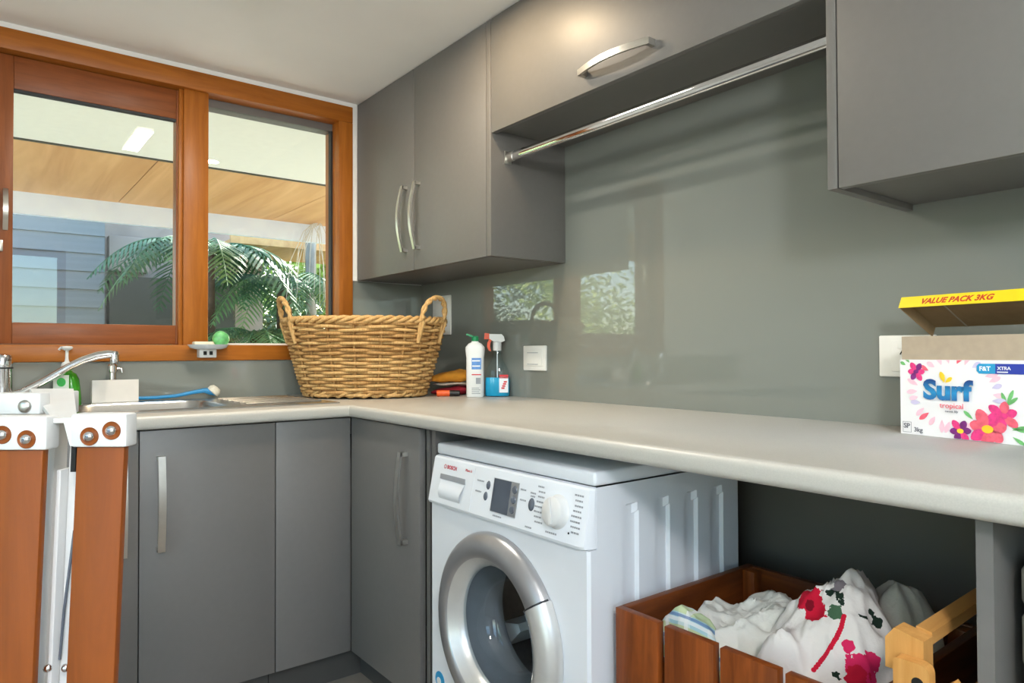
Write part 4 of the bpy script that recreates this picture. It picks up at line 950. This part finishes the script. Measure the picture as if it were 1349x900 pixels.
# ------------------------------------------------------------------ lidded bin to the right of the panel
mat('bin_greige', (190, 182, 168), .35, var=.02)
r = empty('lidded_bin', (2.63, -.44, 0), 'beige rounded bin with a domed lid under the bench right of the panel', 'bin')
def rr_stack(prof):
    mb = MB(); rings = []
    for (ins, z) in prof: rings.append([(2.632 + x, -.445 + y, z) for x, y in rrect(.305 - 2 * ins, .36 - 2 * ins, .06 - min(ins, .03), 6)])
    n = len(rings[0]); mb.add([p for q in rings for p in q], [[i * n + k, i * n + (k + 1) % n, (i + 1) * n + (k + 1) % n, (i + 1) * n + k] for i in range(len(rings) - 1) for k in range(n)] + [list(range(n))[::-1], [(len(rings) - 1) * n + k for k in range(n)]])
    return mb
rr_stack([(.02, 0), (.012, .01), (.005, .675), (0, .69), (0, .745), (.004, .752)]).build('body', 'bin_greige', r, 40)
rr_stack([(.008, .752), (.008, .762)]).build('lid_groove', 'dark_hole', r)
rr_stack([(.004, .762), (.0, .768), (.0, .806), (.006, .815), (.03, .828), (.08, .838), (.13, .840)]).build('lid', 'bin_greige', r, 40)

# ------------------------------------------------------------------ folded stand in the foreground
def stand():
    k1 = .000836; a = DIAG; b = INTO; z = Vector((0, 0, 1)); ZE = 1.0871
    O = Vector((2.1829, -1.1763, 0))
    def X(u): return (u - 674.5) * k1
    def Z(v): return ZE - (v - 464.4) * k1
    LEAN = .040; ZREF = Z(588)
    def Q(x, d, zz_): return O + a * x + b * d + z * zz_
    def shear(mb):
        def f_(p):
            return p - a * ((ZREF - p.z) * LEAN if p.z < ZREF else 0)
        mb.v = [f_(p) for p in mb.v]; return mb
    def box(u0, u1, d0, d1, z0, z1, bev=.0): 
        mb = MB().box((0, 0, 0), (X(u1) - X(u0), d1 - d0, z1 - z0), bev)
        M = Matrix((a, b, z)).transposed().to_4x4(); M.translation = Q(X(u0), d0, z0); return mb.xf(M)
    r = empty('folding_stand', O + a * X(80), 'folded stand of brown wooden legs with white bolted plastic brackets', 'stand')
    for (u0, u1) in ((-14, 55), (99, 162)): shear(box(u0, u1, .004, .014, 0.0, Z(580), .0015)).build('wooden_leg', 'wood_stand', r, 40)
    for (u0, u1, v0, v1, bolts) in ((-20, 63, 546, 590.5, ((5, 570), (37, 576))), (94, 168, 543, 587, ((119.5, 572.5), (148.5, 565)))):
        cp = box(u0, u1, -.001, .022, Z(v1), Z(v0), .003).build('end_bracket', 'plastic_white', r, 40)
        for (u, v) in bolts:
            c = Q(X(u), -.0011, Z(v)); MB().lathe([(0, .0004), (.0088, .0004), (.0098, .0012), (.0102, 0)], c, axis=-b, n=24).build('bolt_recess', 'wood_stand', cp, 50)
            MB().lathe([(0, .0058), (.002, .0056), (.0045, .0042), (.006, .0015), (.0062, .0004)], c, axis=-b, n=20).build('bolt', 'chrome', cp, 60)
            MB().lathe([(0, .0062), (.0016, .0062), (.0016, .0054)], c, axis=-b, n=6).build('bolt_socket', 'washer_grey', cp)
    # white metal inner legs
    for (u0, u1, d0, d1, v0) in ((56, 62, .027, .050, 622), (63.5, 79, .040, .062, 556), (80, 94, .033, .056, 560)):
        shear(box(u0, u1, d0, d1, 0.0, Z(v0), .001)).build('metal_leg', 'plastic_white', r, 40)
    shear(box(92, 98, .004, .012, Z(620), Z(586))).build('hinge_slot', 'dark_hole', r)
    for u in (57.5, 81.5):
        c = Q(X(u) - .0105, .026, Z(889)); MB().lathe([(0, .004), (.0035, .003), (.005, 0)], c, axis=-b, n=16).build('rivet', 'chrome', r, 60)
    shear(MB().tube([Q(X(81), .031, Z(705)), Q(X(72), .031, Z(812)), Q(X(69), .031, Z(880))], .0018, 6)).build('stay_wire', 'washer_grey', r, 60)
    # bridge plate and the rear brackets it joins
    br = MB(); p = [Q(X(62), .010, Z(556)), Q(X(95), .010, Z(556)), Q(-.600, .185, Z(464.4) - .052), Q(-.660, .185, Z(464.4) - .052)]
    br.prism(p, (0, 0, .005)).build('bridge_plate', 'plastic_white', r)
    br = MB(); p = [Q(X(83), .0, Z(548)), Q(X(96), .0, Z(548)), Q(X(96), .0, Z(585)), Q(X(93), .0, Z(585))]; br.prism(p, b * .006).build('gusset', 'plastic_white', r)
    rb = MB().box((0, 0, 0), (.060, .012, .030), .002); M = Matrix((a, b, z)).transposed().to_4x4(); M.translation = Q(-.660, .186, ZE - .0805); rb.xf(M).build('rear_bracket', 'plastic_white', r, 40)
    for dx in (.034, .044):
        MB().lathe([(0, .002), (.003, .0015), (.004, 0)], Q(-.660 + dx, .186, ZE - .062), axis=-b, n=14).build('rear_screw', 'washer_grey', r, 60)
    lb = MB().box((0, 0, 0), (.060, .020, .026), .003); M.translation = Q(-.615 - .012, .070, ZE - .0725); lb.xf(M); bl = lb.build('pivot_block', 'plastic_white', r, 40)
    cc_ = Q(-.585, .0698, ZE - .0625); MB().lathe([(0, .004), (.0045, .004), (.0075, .002), (.008, 0)], cc_, axis=-b, n=20).build('pivot_screw', 'satin', bl, 50)
    shear(box(-14, 26, .062, .086, 0.0, Z(560), .001)).build('rear_leg', 'plastic_white', r, 40)
stand()

# ------------------------------------------------------------------ outside: veranda, neighbouring wing, ferns and trees
mat('paving', (206, 200, 188), .9, var=.12, scale=3); mat('soffit_white', (232, 232, 222), .8, var=.02); mat('fascia', (226, 236, 255), .6, var=.05, scale=6)
mat('board_blue', (112, 116, 116), .6, var=.1, scale=5, stretch=(1, .2, 4)); mat('board_brown', (150, 140, 132), .7, var=.1, scale=5); mat('shade_line', (70, 70, 60), .8)
mat('bark', (156, 148, 138), .9, var=.3, scale=14, bump=.6, stretch=(1, 1, .3)); mat('bark_dark', (74, 58, 44), .95, var=.3, scale=20)
mat('fern_green', (66, 108, 74), .6, var=.35, scale=6); mat('fern_pale', (100, 136, 90), .6, var=.3, scale=6); mat('dry_frond', (206, 206, 202), .8, var=.1)
mat('leaf_bright', (140, 160, 62), .6, var=.4, scale=5); mat('leaf_glow', (205, 216, 120), .6, var=.4, scale=5); mat('leaf_mid', (110, 142, 66), .6, var=.4, scale=4); mat('leaf_dark', (62, 92, 56), .6, var=.4, scale=4)
GZ = -.25
part('outdoor_paving', (-4.3, -18, GZ - .1), (-.151, 18, GZ), 'paving', kind='structure')
mat('grass', (96, 116, 62), .95, var=.35, scale=20)
part('outdoor_grass', (-26, -20, GZ - .1), (-4.301, 20, GZ), 'grass', kind='structure')
part('outdoor_lawn', (-.15, -22, GZ - .1), (16, YE - .2, GZ), 'paving', kind='structure')
part('outdoor_path', (XE + .2, YE - .199, GZ - .1), (16, 10, GZ), 'paving', kind='structure')
vr = empty('veranda_roof', (-1.8, 0, 2.1), 'veranda roof outside the window with white soffit, timber lining and pale beam', 'roof')
part('white_soffit', (-1.96, -5, 2.305), (-.151, 5, 2.33), 'soffit_white', vr)
part('shadow_strip', (-1.985, -5, 2.298), (-1.961, 5, 2.33), 'shade_line', vr)  # dark strip stands in for the shadow line between soffit and lining
for y0 in [-5.61 + 1.22 * k for k in range(9)]: part('timber_lining', (-3.5, y0, 2.300), (-1.986, y0 + 1.214, 2.312), 'soffit_ply', vr)
part('beam', (-3.56, -5, 2.137), (-3.5005, 5, 2.300), 'fascia', vr)
part('roof_sheet', (-3.75, -5.2, 2.34), (-.151, 5.2, 2.40), 'fascia', vr)
def neighbour():
    r = empty('neighbour_wing', (-5.6, -1, GZ), 'dark weatherboard wing of the house seen through the sliding sash', 'building')
    part('wall', (-8, -2.7, GZ), (-5.23, -.60, 2.9), 'board_blue', r)
    bd = MB().prism([(-5.229, -2.7, 0), (-5.200, -2.7, 0), (-5.222, -2.7, .19), (-5.229, -2.7, .19)], (0, 2.1, 0)).build('weatherboard', 'board_blue', r)
    me = bd.data; o0 = bd.location.copy()
    for k in range(16):
        o = bd if k == 0 else bd.copy()
        if k: COL.objects.link(o); o.parent = r
        o.location = (0, 0, GZ + .18 * k)
    w2 = part('recess_wall', (-8, -.599, GZ), (-6.2, 1.3, 2.9), 'board_brown', r)
    part('meter_box', (-6.199, -.45, 2.02), (-6.05, -.05, 2.42), 'board_brown', r, .01)
    part('plinth', (-6.199, -.45, GZ), (-6.0, .9, 1.96), 'shade_line', r)
    part('eave', (-6.2, .60, 2.30), (-5.0, 4.2, 2.36), 'soffit_ply', r)
    part('barge_board', (-5.0, .55, 2.29), (-4.96, 4.3, 2.50), 'soffit_ply', r)
neighbour()
def frond_mb(base_, direc, length, droop, rnd, n=26, wid=.26):
    """arching rachis with paired tapering pinnae"""
    d_ = Vector((math.cos(direc), math.sin(direc), 0)); side = Vector((-d_.y, d_.x, 0)); mb = MB(); pts = []
    for i in range(n + 1):
        t = i / n; pts.append(Vector(base_) + d_ * (length * (t - .12 * t * t)) + Vector((0, 0, length * (.55 * t - droop * t * t))))
    mb.tube(pts, [.009 * (1 - .8 * i / n) + .0015 for i in range(n + 1)], 4)
    for i in range(2, n):
        t = i / n; ln = wid * length * (math.sin(PI * min(1, t * .93 + .07)) ** .7); tg = (pts[i + 1] - pts[i]).normalized()
        for s_ in (-1, 1):
            dr = (side * s_ + tg * .45 + Vector((0, 0, -.35 + .15 * rnd.uniform(-1, 1)))).normalized(); up = tg
            p0 = pts[i]; m1 = p0 + dr * ln * .35; m2 = p0 + dr * ln * .75 + Vector((0, 0, -.05 * ln)); tip = p0 + dr * ln + Vector((0, 0, -.16 * ln)); w_ = length / n * .36
            nv = up * w_
            mb.add([p0 - nv * .6, p0 + nv * .6, m1 + nv, m1 - nv, m2 + nv * .7, m2 - nv * .7, tip], [[0, 1, 2, 3], [3, 2, 4, 5], [5, 4, 6]])
    return mb
def tree_fern(x, y, top, nfr, length, seed, label, mt_='fern_green', a0=0.0):
    rnd = random.Random(seed); r = empty('tree_fern', (x, y, GZ), label, 'fern')
    if top > .4: MB().tube([(x, y, GZ), (x + .03, y, GZ + (top - GZ) * .5), (x, y, top)], [.10, .085, .075], 10).build('trunk', 'bark_dark', r, 70)
    for k in range(nfr):
        a = a0 + 2 * PI * k / nfr + rnd.uniform(-.15, .15)
        frond_mb((x, y, top), a, length * rnd.uniform(.85, 1.1), rnd.uniform(.75, 1.15), rnd).build('frond', mt_ if k % 3 else 'fern_pale', r)
tree_fern(-4.25, .12, 2.05, 13, 1.15, 3, 'green tree fern with drooping fronds outside the fixed pane')
tree_fern(-4.45, .95, 1.80, 12, 1.05, 8, 'second tree fern with arching fronds near the grey tree trunk', a0=.3)
tree_fern(-4.05, .55, 1.25, 12, .85, 21, 'fern with low fronds between the two tree ferns')
tree_fern(-4.3, -.05, 1.15, 10, .8, 12, 'low fern growing under the taller tree ferns')
tree_fern(-3.9, -1.25, .75, 9, .5, 15, 'small fern at the foot of the weatherboard wall')
def leafy(name, label, x, y, z0, blobs, n, mt_, seed, size=.07, trunk=None, cat='tree'):
    rnd = random.Random(seed); r = empty(name, (x, y, GZ), label, cat)
    if trunk: MB().tube([(x, y, GZ), (x + .08, y, (trunk + GZ) / 2), (x, y + .05, trunk)], [.10, .08, .05], 9).build('trunk', 'bark_dark', r, 70)
    mb = MB(); vs_, fs = [], []
    for i in range(n):
        cx_, cy_, cz_, rr_ = blobs[rnd.randrange(len(blobs))]
        v = Vector((rnd.gauss(0, 1), rnd.gauss(0, 1), rnd.gauss(0, 1))).normalized() * rr_ * rnd.random() ** .4
        c = Vector((x + cx_ + v.x, y + cy_ + v.y, cz_ + v.z * .9))
        u = Vector((rnd.gauss(0, 1), rnd.gauss(0, 1), rnd.gauss(0, .6))).normalized(); w_ = u.orthogonal().normalized(); w_ = (w_ * math.cos(i) + u.cross(w_) * math.sin(i)) * .45; s_ = size * rnd.uniform(.6, 1.3); k = len(vs_)
        vs_ += [c - u * s_, c + w_ * s_, c + u * s_, c - w_ * s_]; fs.append([k, k + 1, k + 2, k + 3])
    mb.add(vs_, fs); mb.build('foliage', mt_, r, kind='stuff')
def blobset(seed, n, spread, z0, z1, rr): 
    q = random.Random(seed); return [(q.uniform(-spread, spread), q.uniform(-spread, spread), q.uniform(z0, z1), rr * q.uniform(.7, 1.2)) for _ in range(n)]
leafy('bright_tree', 'sunlit yellow green tree far behind the grey trunk', -11.5, 3.7, GZ, blobset(1, 14, 1.4, .3, 3.6, .9), 9000, 'leaf_bright', 1, .09, 2.0, )
leafy('bright_tree', 'sunlit mid green tree behind the tree ferns', -10.8, 8.2, GZ, blobset(2, 14, 1.4, .3, 3.6, .9), 4200, 'leaf_mid', 2, .10, 2.0)
leafy('dark_shrub', 'dark green shrub between the weatherboard wing and the grey trunk', -7.4, 1.9 + .6, GZ, blobset(3, 10, .6, .0, 1.5, .6), 4200, 'leaf_dark', 3, .06, None, 'shrub')
leafy('garden_tree', 'leafy sunlit tree mirrored in the glass splashback', -6.6, -6.9, GZ, blobset(4, 16, 1.3, .2, 3.0, .7), 3200, 'leaf_glow', 4, .08, 2.0)
leafy('garden_tree', 'dark green tree mirrored in the glass splashback beside the wall cabinet', -10.3, -8.1, GZ, blobset(5, 12, 1.0, .0, 3.4, .8), 5000, 'leaf_dark', 5, .075, 2.0)
leafy('garden_tree', 'mid green tree beyond the end of the veranda', -5.5, -15.5, GZ, blobset(6, 16, 1.8, .2, 4.0, 1.0), 5200, 'leaf_mid', 6, .09, 2.4)
leafy('garden_tree', 'tall green tree outside the glazed door', 2.4, -9.5, GZ, blobset(7, 16, 2.0, .2, 4.0, 1.1), 5000, 'leaf_mid', 7, .10, 2.4)
r = empty('grey_trunk_tree', (-4.75, 1.37, GZ), 'slender grey tree trunk with a side branch and pale hanging dry fronds', 'tree')
MB().tube([(-4.75, 1.35, GZ), (-4.75, 1.37, 1.2), (-4.75, 1.36, 2.2), (-4.76, 1.38, 3.4)], [.075, .066, .06, .05], 12).build('trunk', 'bark', r, 70)
MB().tube([(-4.75, 1.37, 1.83), (-4.72, 1.52, 1.90), (-4.70, 1.75, 1.94), (-4.70, 2.3, 1.99)], [.045, .04, .035, .03], 8).build('branch', 'bark', r, 70)
MB().tube([(-4.75, 1.35, 1.81), (-4.73, 1.26, 1.84), (-4.72, 1.0, 1.77)], [.035, .03, .02], 8).build('branch', 'bark', r, 70)
rnd = random.Random(5)
for k in range(14):
    x, y = -3.38 + rnd.uniform(-.05, .05), .86 + rnd.uniform(-.03, .05); a = rnd.uniform(-1.0, .5); l = rnd.uniform(.2, .8)
    MB().tube([(x, y, 2.29), (x, y + .10 * a, 2.29 - l * .12), (x, y + .22 * a, 2.29 - l * .5), (x, y + .26 * a, 2.29 - l)], [.004, .0035, .003, .0015], 4).build('dry_strand', 'dry_frond', r)
